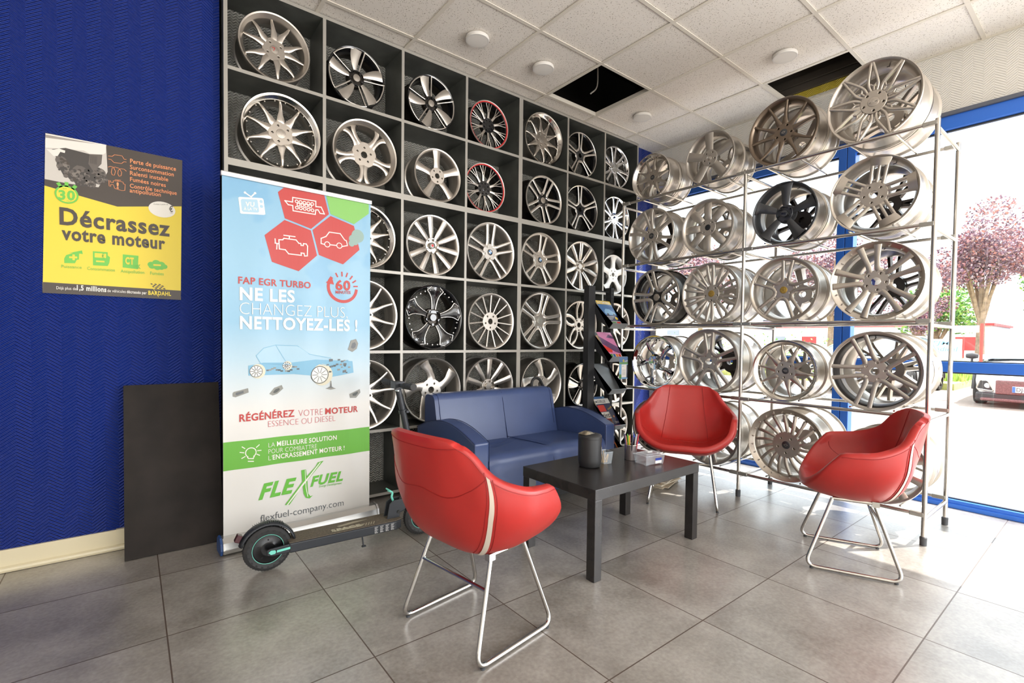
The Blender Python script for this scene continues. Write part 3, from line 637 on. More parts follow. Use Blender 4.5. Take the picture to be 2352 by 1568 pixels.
RK = {
 'A1': (-.618, .193, 'grey ten-spoke wheel with riveted polished lip', dict(style='y5riv', face='taupe', lip='polished', cap='star', rot=8)),
 'A2': (-1.153, .202, 'dull grey wheel with five flat straight spokes', dict(style='flat5', face='grey', cap=None, rot=2)),
 'A3': (-1.684, .228, 'dark bronze wheel with ten slim spokes', dict(style='thin10', face='bronze', cap='star', rot=10)),
 'A4': (-2.198, .242, 'large grey wheel with crossing star spokes and MAM cap', dict(style='cross10', face='taupe', cap='mam', rot=2)),
 'B1': (-.627, .232, 'silver wheel with six curved double spokes', dict(style='ypair6', face='satin', cap='star', rot=8)),
 'B2': (-1.146, .215, 'dusty silver wheel with eight fat rounded spokes', dict(style='pipe8', face='satin', nl=4, cap='dark', rot=0)),
 'B3': (-1.708, .212, 'gunmetal wheel with five rotor blades and four-ring cap', dict(style='rotor5', face='gunmetal', cap='audi', rot=-6)),
 'B4': (-2.213, .228, 'grey wheel with five triple-bar spokes', dict(style='bars5', face='taupe', cap=None, rot=-10)),
 'C1': (-.685, .239, 'black wheel with five machined twin spokes', dict(style='twin5w', face='machined', side='black', cap='silver', rot=16)),
 'C2': (-1.18, .237, 'silver wheel with many slim twisted spokes and gold cap', dict(style='multi10', face='satin', cap='gold', rot=0)),
 'C3': (-1.714, .226, 'grey wheel with five framed spokes and gold cap', dict(style='frame5', face='taupe', cap='gold', rot=-8)),
 'C4': (-2.239, .239, 'large grey twin-spoke wheel with studs round its edge', dict(style='rivtwin5', face='taupe', cap='chrome', rot=10)),
 'D1': (-.686, .227, 'chrome wheel with five hooked spokes', dict(style='hook5', face='chrome', lip='chrome', cap='chrome', rot=10)),
 'D2': (-1.177, .255, 'large silver wheel with five framed twin spokes', dict(style='frame5', face='satin', cap=None, rot=0)),
 'D3': (-1.735, .212, 'grey ten-spoke wheel with riveted polished lip', dict(style='y5riv', face='taupe', lip='polished', cap='star', rot=-8)),
 'D4': (-2.247, .24, 'large dark grey wheel with five twin flat spokes', dict(style='star6', face='grey', side='wdark', cap=None, rot=22)),
 'E1': (-.702, .228, 'dark wheel half hidden by the red armchair', dict(style='twin5w', face='grey', side='wdark', cap=None, rot=0)),
 'E2': (-1.200, .241, 'silver wheel with wide split spokes behind the red armchair', dict(style='wide5y', face='satin', cap=None, rot=36)),
 'E3': (-1.758, .250, 'large grey wheel with twenty fan spokes and riveted edge', dict(style='fan20', face='taupe', lip='taupe', cap='star', rot=0)),
 'E4': (-2.290, .228, 'plain silver wheel behind the red armchair', dict(style='ray10', face='satin', cap=None, rot=0)),
}
LV = {'A': 'top level of the tube rack', 'B': 'second level of the tube rack', 'C': 'middle level of the tube rack', 'D': 'fourth level of the tube rack', 'E': 'lowest level of the tube rack'}
SN = dict(A1='riveted grey', A2='flat five-spoke', A3='dark bronze', A4='MAM-capped', B1='curved-spoke', B2='fat-spoke', B3='gunmetal', B4='triple-bar', C1='black', C2='gold-capped twisted-spoke', C3='gold-capped framed', C4='studded grey', D1='chrome', D2='large silver framed', D3='riveted grey', D4='large dark grey', E1='dark', E2='wide-split', E3='fan-spoke', E4='plain silver')
RB = ['flare5', 'wide5y', 'twin5w', 'ray10', 'petal5', 'blade5', 'ypair6', 'flat5']; FB = ['satin', 'grey', 'satin', 'taupe', 'wdark']
for q, (k, (y, R, look, a)) in enumerate(RK.items()):
    i = 'ABCDE'.index(k[0]); z = RZ[i]
    R = min(R, .252)
    zc = z+R+(-.004 if k[0] == 'A' else .004)
    # two slim rods of the rack carry each wheel
    hh = .11; drop = R-math.sqrt(R*R-hh*hh); zr = zc-R+drop-.0065
    for s_ in (-1, 1): MB().cyl(rp(RX[0]+.004, y+s_*hh, zr-.004), rp(RX[1]-.004, y+s_*hh, zr-.004), .0055, 8).obj('support_rod', m_tube, rack)
    wheel('%s, %s' % (look, LV[k[0]]), (3.072, y, zc), R, rotz=-PI/2, group=GR, **a)
    R2 = (R*.97 if q % 3 else R); R2 = min(R2, .245); st = RB[(q*3+1) % 8]; fb = FB[(q*2+i) % 5]
    if k in ('A3', 'A4', 'B4', 'B3'): fb = 'wdark' if k[0] != 'A' else 'taupe'
    d2 = R2-math.sqrt(R2*R2-hh*hh); zc2 = zr+.0065+R2-d2+.0005
    y2 = y + (-.012 if q % 2 else .01)*0
    wheel('%s wheel facing the window behind the %s one, %s' % ('dark' if fb == 'wdark' else 'silver', SN[k], LV[k[0]].replace('of the tube rack', 'of the rack')), (3.072+.86*R+.012+.86*R2, y2, zc2), R2, st, face=fb, cap=None, rot=q*13, rotz=PI/2, group=GB)
# ------------------------------------------------------------------ red tub chairs
m_red = mat('red_leather', srgb(176, 40, 36), .40, noise=(5, .06), bump=(900, .12), coat=.08)
m_seam = mat('red_seam', srgb(150, 22, 22), .5); m_zip = mat('pale_zip', srgb(205, 192, 178), .5); m_chrome = met('chair_chrome', (196, 194, 190), .12, 1)
m_tagw = mat('white_tag', srgb(230, 226, 220), .6)
CR = [[(.208,0,.432),(.198,.15,.436),(.150,.262,.500),(.066,.300,.606)],
      [(.12,0,.415),(.11,.155,.420),(.08,.272,.50),(.010,.306,.612)],
      [(-.03,0,.405),(-.04,.16,.415),(-.06,.272,.51),(-.07,.300,.622)],
      [(-.15,0,.425),(-.15,.145,.44),(-.155,.242,.55),(-.155,.262,.662)],
      [(-.225,0,.57),(-.222,.115,.58),(-.210,.190,.655),(-.205,.212,.735)],
      [(-.275,0,.788),(-.272,.09,.788),(-.258,.150,.785),(-.245,.176,.778)]]
def csurf(u, v):
    """catmull-rom patch, u in -1..1 across, v in 0..1 from front lip to back top"""
    def c1(P, t):
        n_ = len(P)-1; x = min(max(t, 0), 1)*n_; i = min(int(x), n_-1); f = x-i
        g_ = lambda k: P[k] if 0 <= k <= n_ else (tuple(2*a-b for a, b in zip(P[0], P[1])) if k < 0 else tuple(2*a-b for a, b in zip(P[n_], P[n_-1])))
        a, b, c, d = g_(i-1), g_(i), g_(i+1), g_(i+2)
        return tuple(.5*((2*q)+(-p+r)*f+(2*p-5*q+4*r-s_)*f*f+(-p+3*q-3*r+s_)*f**3) for p, q, r, s_ in zip(a, b, c, d))
    rows = []
    for R_ in CR:
        full = [(x, -y, z) for x, y, z in R_[:0:-1]]+list(R_)
        rows.append(c1(full, (u+1)/2))
    return Vector(c1(rows, v))
def cnorm(u, v):
    e = .01; du = csurf(min(u+e, 1), v)-csurf(max(u-e, -1), v); dv = csurf(u, min(v+e, 1))-csurf(u, max(v-e, 0))
    n_ = du.cross(dv); n_.normalize(); return n_
def cout(u, v, k=0):
    th = .032+.026*(1-u*u)*math.sin(PI*min(1, v*1.15+.12))+.007*math.sin(PI*v)
    return csurf(u, v)+cnorm(u, v)*(th+k)*CS
_t = cnorm(0, .3); CS = 1 if _t.z < 0 else -1
NU, NV = 36, 36
us = [-1+2*i/NU for i in range(NU+1)]; vs_ = [j/NV for j in range(NV+1)]
inner = [[csurf(u, v) for u in us] for v in vs_]; outer = [[cout(u, v) for u in us] for v in vs_]
def bulge(a, b, nxt): return (a+b)/2+((a-nxt).normalized())*.011
mb = MB(); mb.grid(inner, flip=CS > 0); mb.grid(outer, flip=CS < 0)
loop_i = inner[0][:]+[inner[j][-1] for j in range(1, NV+1)]+inner[NV][::-1][1:]+[inner[j][0] for j in range(NV-1, 0, -1)]
loop_o = outer[0][:]+[outer[j][-1] for j in range(1, NV+1)]+outer[NV][::-1][1:]+[outer[j][0] for j in range(NV-1, 0, -1)]
loop_n = inner[1][:]+[inner[j][-2] for j in range(1, NV+1)]+inner[NV-1][::-1][1:]+[inner[j][1] for j in range(NV-1, 0, -1)]
lm = [[], [], [], []]
for a, b, c in zip(loop_i, loop_o, loop_n):
    d = (a-c); d = d.normalized() if d.length > 1e-6 else Vector((0, 0, 1))
    lm[0].append(a); lm[1].append(a*.85+b*.15+d*.007); lm[2].append(a*.15+b*.85+d*.007); lm[3].append(b)
mb.grid([r+[r[0]] for r in lm], flip=CS < 0)
shell_me = mb.mesh('shell', [m_red], 50, weld=.0004)
def seam_path(f, n_=30): return [f(k/n_) for k in range(n_+1)]
sm = MB()
for s_ in (-1, 1):
    sm.tube(seam_path(lambda t: csurf(s_*(.34+.10*t), .48+.515*t)+cnorm(s_*(.34+.1*t), .48+.515*t)*.0005*-CS), .0022, 5)
    sm.tube(seam_path(lambda t: csurf(s_*(.34+.5*t), .48-.32*t)), .0018, 5)
sm.tube(seam_path(lambda t: csurf(-.34+.68*t, .48)), .0022, 5)
sm.tube(seam_path(lambda t: cout(-.95+1.9*t, .67+.17*(1-(2*t-1)**2), .0)), .0022, 5)
for s_ in (-1, 1):
    for q in (-.03, .03): sm.tube(seam_path(lambda t: cout(s_*(1-.70*t), .66+q-.13*t, .0)), .0018, 5)
# stitched welt just below the rim
sm.tube(seam_path(lambda t: cout(-.97, .02+.96*t)), .0018, 5); sm.tube(seam_path(lambda t: cout(.97, .02+.96*t)), .0018, 5); sm.tube(seam_path(lambda t: cout(-.97+1.94*t, .975)), .0018, 5)
seam_me = sm.mesh('seams', [m_seam])
zip_me = []
for s_ in (-1, 1):
    zp = MB(); P = []
    for k in range(31):
        t = k/30; P.append([cout(s_*(.985-.68*t), .66-.13*t+q*.013, .0035) for q in (-1, -.5, 0, .5, 1)])
    zp.grid(P, flip=(s_ > 0)); zip_me.append(zp.mesh('zip_strip', [m_zip]))
fr_me = []
for s_ in (-1, 1):
    path = round_path([(-.085, s_*.17, .352), (-.20, s_*.222, .011), (.20, s_*.222, .011), (.085, s_*.17, .352)], .055, 8)
    f_ = MB().tube(path, .0088, 12); f_.tube([(-.085, s_*.17, .352), (.085, s_*.17, .352)], .0088, 10)
    f_.box((-.105, s_*.17-.012, .335), (-.075, s_*.17+.012, .362))
    fr_me.append(f_.mesh('sled_leg', [m_chrome]))
crossb = MB().tube([(-.123, -.187, .24), (-.123, .187, .24)], .0070, 10).mesh('crossbar', [m_chrome])
glide = MB().lathe([(0, -.001), (.008, -.001), (.009, .006), (0, .008)], 8)
glide_me = glide.mesh('glide', [m_rub])
def chair(label, x, y, ang, tagged=False):
    t = thing('tub_chair', label, 'armchair', (x, y, 0), ang, 'red tub armchairs')
    link('seat_shell', shell_me, t); link('seams', seam_me, t)
    for m_ in zip_me: link('zip_strip', m_, t)
    for m_ in fr_me:
        o = link('sled_leg', m_, t)
    for s_ in (-1, 1):
        for xx in (-.17, .17): link('glide', glide_me, t, loc=(xx, s_*.222, 0.001))
    link('crossbar', crossb, t)
    if tagged:
        p = cout(-.72, .70, .004); MB().box((-.014, -.001, -.012), (.014, .001, .012)).obj('brand_tag', m_tagw, t, loc=p).rotation_euler = (0, 0, 1.9)
    return t
chair('red leather tub armchair seen from behind, in front of the scooter', .640, -1.622, math.atan2(.14, .99))
chair('red tub armchair beside the end post of the rack, white tag on its back', 2.512, -2.305, math.atan2(.91, -.41), True)
chair('red leather tub armchair facing the camera behind the black coffee table', 2.63, -1.27, math.atan2(-.51, -.86))

# ------------------------------------------------------------------ blue sofa
m_navy = mat('navy_leather', srgb(60, 76, 118), .34, noise=(4, .07), bump=(700, .1)); m_nseam = mat('navy_seam', srgb(24, 38, 78), .5)
sofa = thing('two_seat_sofa', 'navy blue leather two-seat sofa against the wheel shelves', 'sofa', (1.75, -.5, 0))
def sl(x, y, z): return (x-1.75, y+.5, z)
def arm(x0, x1):
    pr = [(-.135, .10), (-.86, .10), (-.86, .510)]+[(-.86+(.725)*t, .510+.115*math.sin(PI*(.08+.84*t))-.115*math.sin(PI*.08)) for t in [k/14 for k in range(1, 15)]]
    MB().prism([sl(x0, y, z) for y, z in pr], (x1-x0, 0, 0)).obj('armrest', m_navy, sofa, bevel=.010)
    s2 = MB()
    for xx in (x0, x1): s2.tube([sl(xx, y, z) for y, z in pr[1:]], .0022, 5)
    s2.obj('arm_piping', m_nseam, sofa)
arm(1.135, 1.24); arm(2.275, 2.375)
def rounded(pr, x0, x1, name, mt, bev, dent=None):
    """extrude a (y,z) profile along x with enough cuts to shape it"""
    n_ = 26; rings = []
    for k in range(n_+1):
        t = k/n_; x = x0+(x1-x0)*t; edge = min(t, 1-t)
        q = 1-max(0, 1-edge/.045)**2*.035
        cy_ = sum(p[0] for p in pr)/len(pr); cz_ = sum(p[1] for p in pr)/len(pr)
        ring = []
        for y, z in pr:
            yy, zz = cy_+(y-cy_)*q, cz_+(z-cz_)*q
            if dent: yy, zz = dent(x, yy, zz)
            ring.append(sl(x, yy, zz))
        rings.append(ring+[ring[0]])
    m_ = MB(); m_.grid(rings); m_.add(rings[0][:-1], [tuple(range(len(pr)))]); m_.add(rings[-1][:-1], [tuple(range(len(pr)))[::-1]])
    return m_.obj(name, mt, sofa, angle=50)
def smooth_prof(pts, r): 
    p = round_path([(a, b, 0) for a, b in pts], r, 6, True); return [(v.x, v.y) for v in p]
def dent(x, y, z):
    if z > .38:
        z -= .014*math.exp(-((x-1.55)/.10)**2-((y+.52-(x-1.55)*.5)/.018)**2)+.012*math.exp(-((x-1.50)/.12)**2-((y+.60-(x-1.5)*.4)/.02)**2)
        z -= .010*math.exp(-((x-1.757)/.010)**2) - .008
    elif y < -.84: y += .006*math.exp(-((x-1.757)/.010)**2)
    return y, z
sp_pr = smooth_prof([(-.30, .11), (-.875, .11), (-.875, .425), (-.30, .39)], .085)
pr2 = []
for i in range(len(sp_pr)):
    a, b = sp_pr[i], sp_pr[(i+1) % len(sp_pr)]; d_ = math.hypot(b[0]-a[0], b[1]-a[1]); k_ = max(1, int(d_/.02))
    pr2 += [(a[0]+(b[0]-a[0])*q/k_, a[1]+(b[1]-a[1])*q/k_) for q in range(k_)]
rounded(pr2, 1.242, 2.273, 'seat', m_navy, 0, dent)
rounded(smooth_prof([(-.15, .30), (-.38, .33), (-.285, .745), (-.155, .745)], .045), 1.185, 2.268, 'backrest', m_navy, 0)
sx = MB()
sx.tube([sl(1.757, y, z) for y, z in [(-.262, .742), (-.284, .725), (-.30, .68), (-.335, .53), (-.372, .39)]], .0024, 5)
sx.tube([sl(1.757, y, z) for y, z in [(-.36, .4085), (-.5, .4105), (-.6, .416), (-.70, .419), (-.79, .418), (-.825, .41), (-.862, .375), (-.872, .33), (-.872, .15)]], .0024, 5)
for x_ in (1.215, 2.24): sx.tube([sl(x_, y, z) for y, z in [(-.20, .747), (-.27, .738), (-.290, .715), (-.31, .64), (-.35, .46)]], .0022, 5)
sx.obj('stitched_seams', m_nseam, sofa)
MB().box(sl(1.26, -.80, .06), sl(2.26, -.16, .12)).obj('base', mat('black_plywood', (.02, .02, .02), .6), sofa)
for x_ in (1.20, 2.18):
    for y_ in (-.80, -.22): MB().box(sl(x_, y_, .0), sl(x_+.12, y_+.10, .022)).box(sl(x_+.03, y_+.03, .02), sl(x_+.07, y_+.07, .10)).obj('foot', mat('pale_metal_foot', srgb(190, 190, 188), .35, .6), sofa, bevel=.004)

# ------------------------------------------------------------------ black coffee table
m_blk = mat('black_brown_laminate', srgb(42, 39, 38), .27, noise=(12, .18), bump=(90, .08))
tb_ = thing('coffee_table', 'low black square-legged coffee table in front of the sofa', 'table', (1.245, -1.695, 0))
MB().box((0, 0, .382), (.868, .525, .435)).obj('tabletop', m_blk, tb_, bevel=.002)
for x_ in (.0015, .8165):
    for y_ in (.0015, .4735): MB().box((x_, y_, 0), (x_+.05, y_+.05, .382)).obj('leg', m_blk, tb_, bevel=.002)
TZ = .435
m_can = mat('matt_black_plastic', srgb(40, 40, 41), .45)
t = thing('waste_canister', 'black tabletop waste canister with swing lid on the coffee table', 'bin', (1.54, -1.385, TZ))
MB().lathe([(0, 0), (.045, 0), (.056, .006), (.0625, .022), (.0640, .04), (.0640, .155), (.060, .158), (0, .158)], 40).obj('body', m_can, t)
MB().lathe([(.0640, .156), (.0645, .170), (.060, .176), (.045, .181), (0, .183)], 40).obj('lid', m_can, t)
mb = MB()
P = [[(x*.040-.018, y*.03+.01, .181+.016*(1-x*x)*(1-y*y)**.5 if abs(y) < 1 else .181) for y in [k/6 for k in range(-6, 7)]] for x in [k/6 for k in range(-6, 7)]]
mb.grid(P); mb.obj('crumpled_foil', mat('crumpled_foil', srgb(190, 180, 160), .18, .9, noise=(60, .5), bump=(90, 1.0)), t)
mb = MB(); fx_ = lambda a_, b_: (.0648*math.cos(a_), .0648*math.sin(a_), b_)
for i in range(5):
    a0 = -1.02+.05*i; mb.add([fx_(a0, .075), fx_(a0+.05, .075), fx_(a0+.05, .112), fx_(a0, .112)], [(0, 1, 2, 3)], 0); mb.add([fx_(a0, .118), fx_(a0+.05, .118), fx_(a0+.05, .135), fx_(a0, .135)], [(0, 1, 2, 3)], 1)
mb.obj('price_label', [mat('label_white', srgb(236, 226, 222), .5), mat('label_blue', srgb(40, 60, 150), .5)], t)
# clear plastic
m_clear = bpy.data.materials.new('clear_plastic'); m_clear.use_nodes = True; n = m_clear.node_tree.nodes; l = m_clear.node_tree.links
b = n['Principled BSDF']; b.inputs['Base Color'].default_value = srgb(214, 224, 232); b.inputs['Roughness'].default_value = .12; b.inputs['Alpha'].default_value = .24
t = thing('small_plastic_tub', 'small clear plastic tub holding wooden stirrers beside the black canister', 'tub', (1.665, -1.385, TZ), -.2)
mb = MB()
def frus(mb, a, b, c, d, z0, z1, th=.0012):
    """open tapered box: half sizes a,b at bottom and c,d at top"""
    V = [(-a,-b,z0),(a,-b,z0),(a,b,z0),(-a,b,z0),(-c,-d,z1),(c,-d,z1),(c,d,z1),(-c,d,z1)]
    mb.add(V, [(0,3,2,1),(0,1,5,4),(1,2,6,5),(2,3,7,6),(3,0,4,7)])
frus(mb, .026, .026, .032, .032, .001, .066); o = mb.obj('tub', m_clear, t)
MB().tube(round_path([(-.034, -.034, .067), (.034, -.034, .067), (.034, .034, .067), (-.034, .034, .067)], .008, 4, True), .0022, 6, closed=True).obj('rim', m_clear, t)
m_wood = mat('stirrer_wood', srgb(222, 186, 132), .6, noise=(40, .12))
for k in range(9):
    a = random.uniform(-.018, -.002) if k < 5 else random.uniform(.0, .016); 
    tag(MB().tube([(0, 0, 0), (random.uniform(-.012, .012)+(-.012 if k < 5 else .012), random.uniform(-.012, .012), .070 if k < 5 else .045)], .0016, 5).obj('wooden_stirrer', m_wood, loc=(1.665+a, -1.385+random.uniform(-.014, .014), TZ+.003)), 'thin wooden coffee stirrer standing in the small clear tub', 'stirrer', 'wooden stirrers')
t = thing('lidded_plastic_box', 'clear lidded plastic box with blue label on the coffee table', 'box', (1.868, -1.535, TZ), -.15)
mb = MB(); frus(mb, .066, .042, .072, .047, .004, .052); mb.obj('body', m_clear, t)
MB().box((-.078, -.052, .050), (.078, .052, .057)).box((-.062, -.038, .057), (.062, .038, .062)).obj('lid', m_clear, t, bevel=.003)
MB().box((-.018, -.006, .0625), (.018, .010, .0655)).obj('lid_button', mat('clear_white', srgb(236, 236, 232), .3), t, bevel=.002)
for x_, y_ in ((-.055, -.032), (.055, -.032), (.055, .032), (-.055, .032)): MB().box((x_-.010, y_-.008, 0), (x_+.010, y_+.008, .005)).obj('foot', m_clear, t)
mb = MB(); mb.add([(.0, -.0465, .024), (.048, -.0465, .024), (.048, -.0475, .038), (.0, -.0475, .038)], [(0, 1, 2, 3)], 0); mb.add([(.0, -.0453, .008), (.048, -.0453, .008), (.048, -.0465, .024), (.0, -.0465, .024)], [(0, 1, 2, 3)], 1)
mb.obj('product_label', [mat('label_blue', (0, 0, 0)), mat('label_white', (1, 1, 1))], t)
# pen pot
m_mesh = mat('pen_pot_metal', srgb(120, 112, 112), .35, .7)
t = thing('pen_pot', 'round metal pen pot behind the clear lidded box', 'pen pot', (1.852, -1.418, TZ))
MB().lathe([(0, .001), (.033, .001), (.033, .0), (.035, .002), (.0355, .088), (.034, .088), (.0335, .004), (0, .004)], 28).obj('cup', m_mesh, t)
MB().tube([(.0355*math.cos(2*PI*k/28), .0355*math.sin(2*PI*k/28), .088) for k in range(28)], .0024, 6, closed=True).obj('rim', met('pot_rim', (200, 196, 190), .3), t)
pc = [('black', (24, 24, 26)), ('pink', (225, 130, 150)), ('green', (110, 190, 60)), ('black', (20, 20, 24)), ('orange', (225, 140, 50)), ('purple', (90, 70, 110)), ('yellow', (232, 190, 50)), ('dark grey', (50, 50, 56)), ('black', (16, 16, 18)), ('red', (190, 50, 60)), ('white', (220, 220, 220)), ('dark blue', (40, 44, 80))]
for k, (cn, cc) in enumerate(pc):
    a = 2*PI*k/12+.3; r0 = .012; r1 = .030 if k % 2 else .021
    bx, by = (.024 if k % 2 else .012)*math.cos(a), (.024 if k % 2 else .012)*math.sin(a); tx, ty = r1*math.cos(a)*1.5, r1*math.sin(a)*1.5; hz = random.uniform(.135, .155)
    q = MB(); B_ = Vector((bx, by, .006)); T_ = Vector((tx, ty, hz)); D_ = (T_-B_)
    q.tube([B_, B_+D_*.72], .0040, 8, 0); q.tube([B_+D_*.72, B_+D_*.74, T_], .0044, 8, 1, rs=[.0044, .0044, .0026])
    q.tube([B_+D_*.76+Vector((.004, 0, 0)), B_+D_*.97+Vector((.004, 0, 0))], .0012, 4, 2)
    lb = {'black': 'black ballpoint pen in the pen pot on the coffee table'}.get(cn, cn+' pen standing in the pen pot on the coffee table')
    tag(q.obj('pen', [mat('pen_'+cn.replace(' ', '_'), srgb(*cc), .3), mat('pencap_'+cn.replace(' ', '_'), srgb(*cc), .25), met('pen_clip', (200, 200, 200), .2)], loc=(1.852, -1.418, TZ)), lb, 'pen', 'pens in the pot')

# ------------------------------------------------------------------ magazine stand
m_ms = mat('dark_steel', srgb(48, 49, 52), .42, .3); m_ms2 = mat('tray_steel', srgb(122, 124, 126), .35, .6)
ms_ = thing('magazine_stand', 'tall dark steel magazine stand at the right end of the sofa', 'magazine rack', (2.70, -.27, 0))
MB().box((-.020, -.03, .02), (.060, .03, 1.597)).box((-.0215, -.031, .83), (.0615, .031, .832)).box((-.0215, -.031, 1.20), (.0615, .031, 1.202)).obj('post', m_ms, ms_, bevel=.004)
mb = MB().box((.262, -.03, .02), (.268, .03, 1.597)).box((.262, -.034, .02), (.30, -.03, 1.597)); o = mb.obj('perforated_post', m_ms, ms_)
mb = MB()
for k in range(44):
    for q in (-.012, .012): mb.box((.2605, q-.005, .06+k*.035), (.2622, q+.005, .072+k*.035))
    for q in (.274, .290): mb.box((q-.005, -.0355, .06+k*.035), (q+.005, -.0338, .072+k*.035))
mb.obj('slots', F['hole'], ms_)
MB().cyl((.06, .0, 1.56), (.262, .0, 1.56), .006, 8).obj('top_rod', m_ms, ms_)
MB().box((-.03, -.20, 0), (.31, .04, .02)).obj('foot_plate', m_ms, ms_, bevel=.003)
TR = [1.262, .978, .700, .388, .150]
for z in TR:
    q = MB(); x0, x1 = .062, .260
    pr = [(.0, z+.215), (-.175, z-.028), (-.175, z-.036), (-.192, z-.036), (-.232, z+.008), (-.228, z+.010), (-.190, z-.030), (-.172, z-.026), (.004, z+.218)]
    q.prism([(x0, y, zz) for y, zz in pr], (x1-x0, 0, 0)); q.obj('tray', m_ms2, ms_)
    q = MB().prism([(x0-.003, y, zz) for y, zz in [(.0, z+.215), (-.19, z-.036), (-.05, z+.05)]], (.003, 0, 0)); q.obj('tray_bracket', m_ms, ms_)
# magazines lie on the trays; local frame: along the slope
def mag(label, zt, dx, w, hgt, paint, th=.006, lift=0, off=0, rot=0, group='magazines on the stand', slide=0, name='magazine'):
    """a magazine leaning on tray zt; paint(mb, to3) draws its cover"""
    a = math.atan2(.243, .175); up_ = Vector((0, math.cos(a), math.sin(a))); nn_ = Vector((0, -math.sin(a), math.cos(a)))
    base = Vector((2.70+.066+dx, -.27-.170, zt-.022))+nn_*(.006+max(lift, 0))+up_*slide
    R_ = Matrix.Rotation(rot, 3, nn_)
    def to3(x, y): return base+R_ @ (Vector((x, 0, 0))+up_*y)+nn_*(th+.0004)
    q = MB(); c = [base+R_ @ (Vector((x, 0, 0))+up_*y) for x, y in ((0, 0), (w, 0), (w, hgt), (0, hgt))]
    q.prism(c, nn_*th, 1); paint(q, to3, w, hgt)
    return tag(q.obj(name, [m_page, m_page]+MC), label, 'magazine', group)
m_page = mat('page_edges', srgb(226, 216, 196), .6)
MC = [mat('mag_'+n_, srgb(*c_), .25, coat=.2) for n_, c_ in (('yellow', (232, 198, 70)), ('blue', (58, 104, 160)), ('dark', (40, 42, 60)), ('pink', (214, 120, 168)), ('red', (214, 60, 50)), ('white', (236, 232, 226)), ('purple', (96, 60, 100)), ('orange', (222, 130, 60)), ('green', (86, 140, 76)), ('sky', (130, 176, 214)), ('grey', (150, 148, 150)), ('navy', (36, 40, 78)))]
Y_, B_, D_, P_, R__, W_, U_, O_, G_, K_, E_, N_ = range(2, 14)
def rect(q, t3, x0, y0, x1, y1, m_): poly2(q, [(x0, y0), (x1, y0), (x1, y1), (x0, y1)], t3, m_)
def lift3(t3, d=.0006):
    a = math.atan2(.243, .175); nn_ = Vector((0, -math.sin(a), math.cos(a))); return lambda x, y: t3(x, y)+nn_*d
def cov1(q, t, w, h):
    rect(q, t, 0, 0, w, h, B_); t2 = lift3(t); rect(q, t2, 0, h*.86, w, h, Y_); rect(q, t2, 0, 0, w, h*.20, E_); rect(q, t2, 0, h*.2, w, h*.42, N_)
    t4 = lift3(t, .0012); put_text(q, 'AUTOMOBILE', (.01, h*.88), (w*.9, h*.88), h*.09, t4, W_, .02)
    poly2(q, [(w*.2, h*.50), (w*.25, h*.60), (w*.4, h*.68), (w*.65, h*.66), (w*.8, h*.56), (w*.95, h*.50), (w*.9, h*.44), (w*.3, h*.44)], t2, K_)
    for c_ in (.38, .80): poly2(q, circ2(w*c_, h*.45, w*.07, 12), t4, D_)
    for i in range(3): stroke2(q, [(w*.06, h*(.36-.05*i)), (w*(.7-.1*i), h*(.36-.05*i))], .004, t4, W_)
    for i, c_ in enumerate((O_, G_, R__)): rect(q, t4, w*(.05+.32*i), h*.04, w*(.30+.32*i), h*.16, c_)
    poly2(q, circ2(w*.82, h*.3, w*.09, 14), t4, Y_)
mag('car magazine with yellow masthead and blue car on the top tray', TR[0], 0, .185, .275, cov1, lift=.0055)
mag('magazine underneath the yellow-topped car magazine, only its edges showing', TR[0], .004, .18, .265, lambda q, t, w, h: rect(q, t, 0, 0, w, h, W_), lift=0, th=.0045)
def cov2(q, t, w, h):
    rect(q, t, 0, 0, w, h, P_); t2 = lift3(t); poly2(q, [(0, h*.45), (w*.6, h*.1), (w, 0), (w, h*.3), (w*.5, h*.55), (0, h*.8)], t2, U_); poly2(q, [(w*.5, h*.75), (w*.75, h*.9), (w, h*.8), (w, h*.7)], t2, U_); poly2(q, [(0, h*.1), (w*.4, h*.05), (w*.5, h*.2), (0, h*.4)], t2, R__)
mag('pink glossy magazine tilted across the second tray', TR[1], .002, .182, .23, cov2, lift=.022, rot=-.02, slide=.045, th=.004)
def cov3(q, t, w, h):
    rect(q, t, 0, 0, w, h, W_); t2 = lift3(t)
    for i, c_ in enumerate((Y_, G_, B_, O_, R__)): rect(q, t2, w*(.03+.19*i), h*.02, w*(.19+.19*i), h*.22, c_)
    rect(q, t2, w*.1, h*.3, w*.9, h*.9, O_)
mag('magazine with small colour pictures below the pink one', TR[1], .006, .185, .25, cov3, lift=.009)
mag('magazine lowest of the second tray, pages facing out', TR[1], .002, .185, .25, lambda q, t, w, h: rect(q, t, 0, 0, w, h, O_), th=.008)
# leaflet hanging over the lip of the second tray
q = MB(); t3 = lambda x, y: Vector((2.842+x, -.5085-.0*y, .985-y)); q.box((2.842, -.5075, .795), (2.955, -.5065, .985), 0)
rect(q, t3, 0, 0, .113, .06, 2+1); t4 = lambda x, y: Vector((2.842+x, -.5092, .985-y))
rect(q, t3, 0, .06, .113, .19, K_); rect(q, t4, .0, .045, .113, .062, G_); rect(q, t4, .03, .065, .095, .175, W_); rect(q, t4, .0, .15, .03, .185, G_); rect(q, t4, .098, .07, .113, .18, D_)
poly2(q, circ2(.055, .033, .011, 14), t4, Y_)
t5 = lambda x, y: Vector((2.842+x, -.5097, .985-y)); poly2(q, circ2(.055, .033, .006, 10), t5, G_)
for i in range(5): stroke2(q, [(.040, .112+.010*i), (.082, .112+.010*i)], .003, t5, E_)
tf = lambda x, y: Vector((2.842+x, -.5097, .985+y))
put_text(q, 'EUROREPAR', (.068, -.044), (.111, -.040), .011, tf, W_, .02); put_text(q, 'Google', (.036, -.082), (.058, -.082), .007, tf, B_, .02)
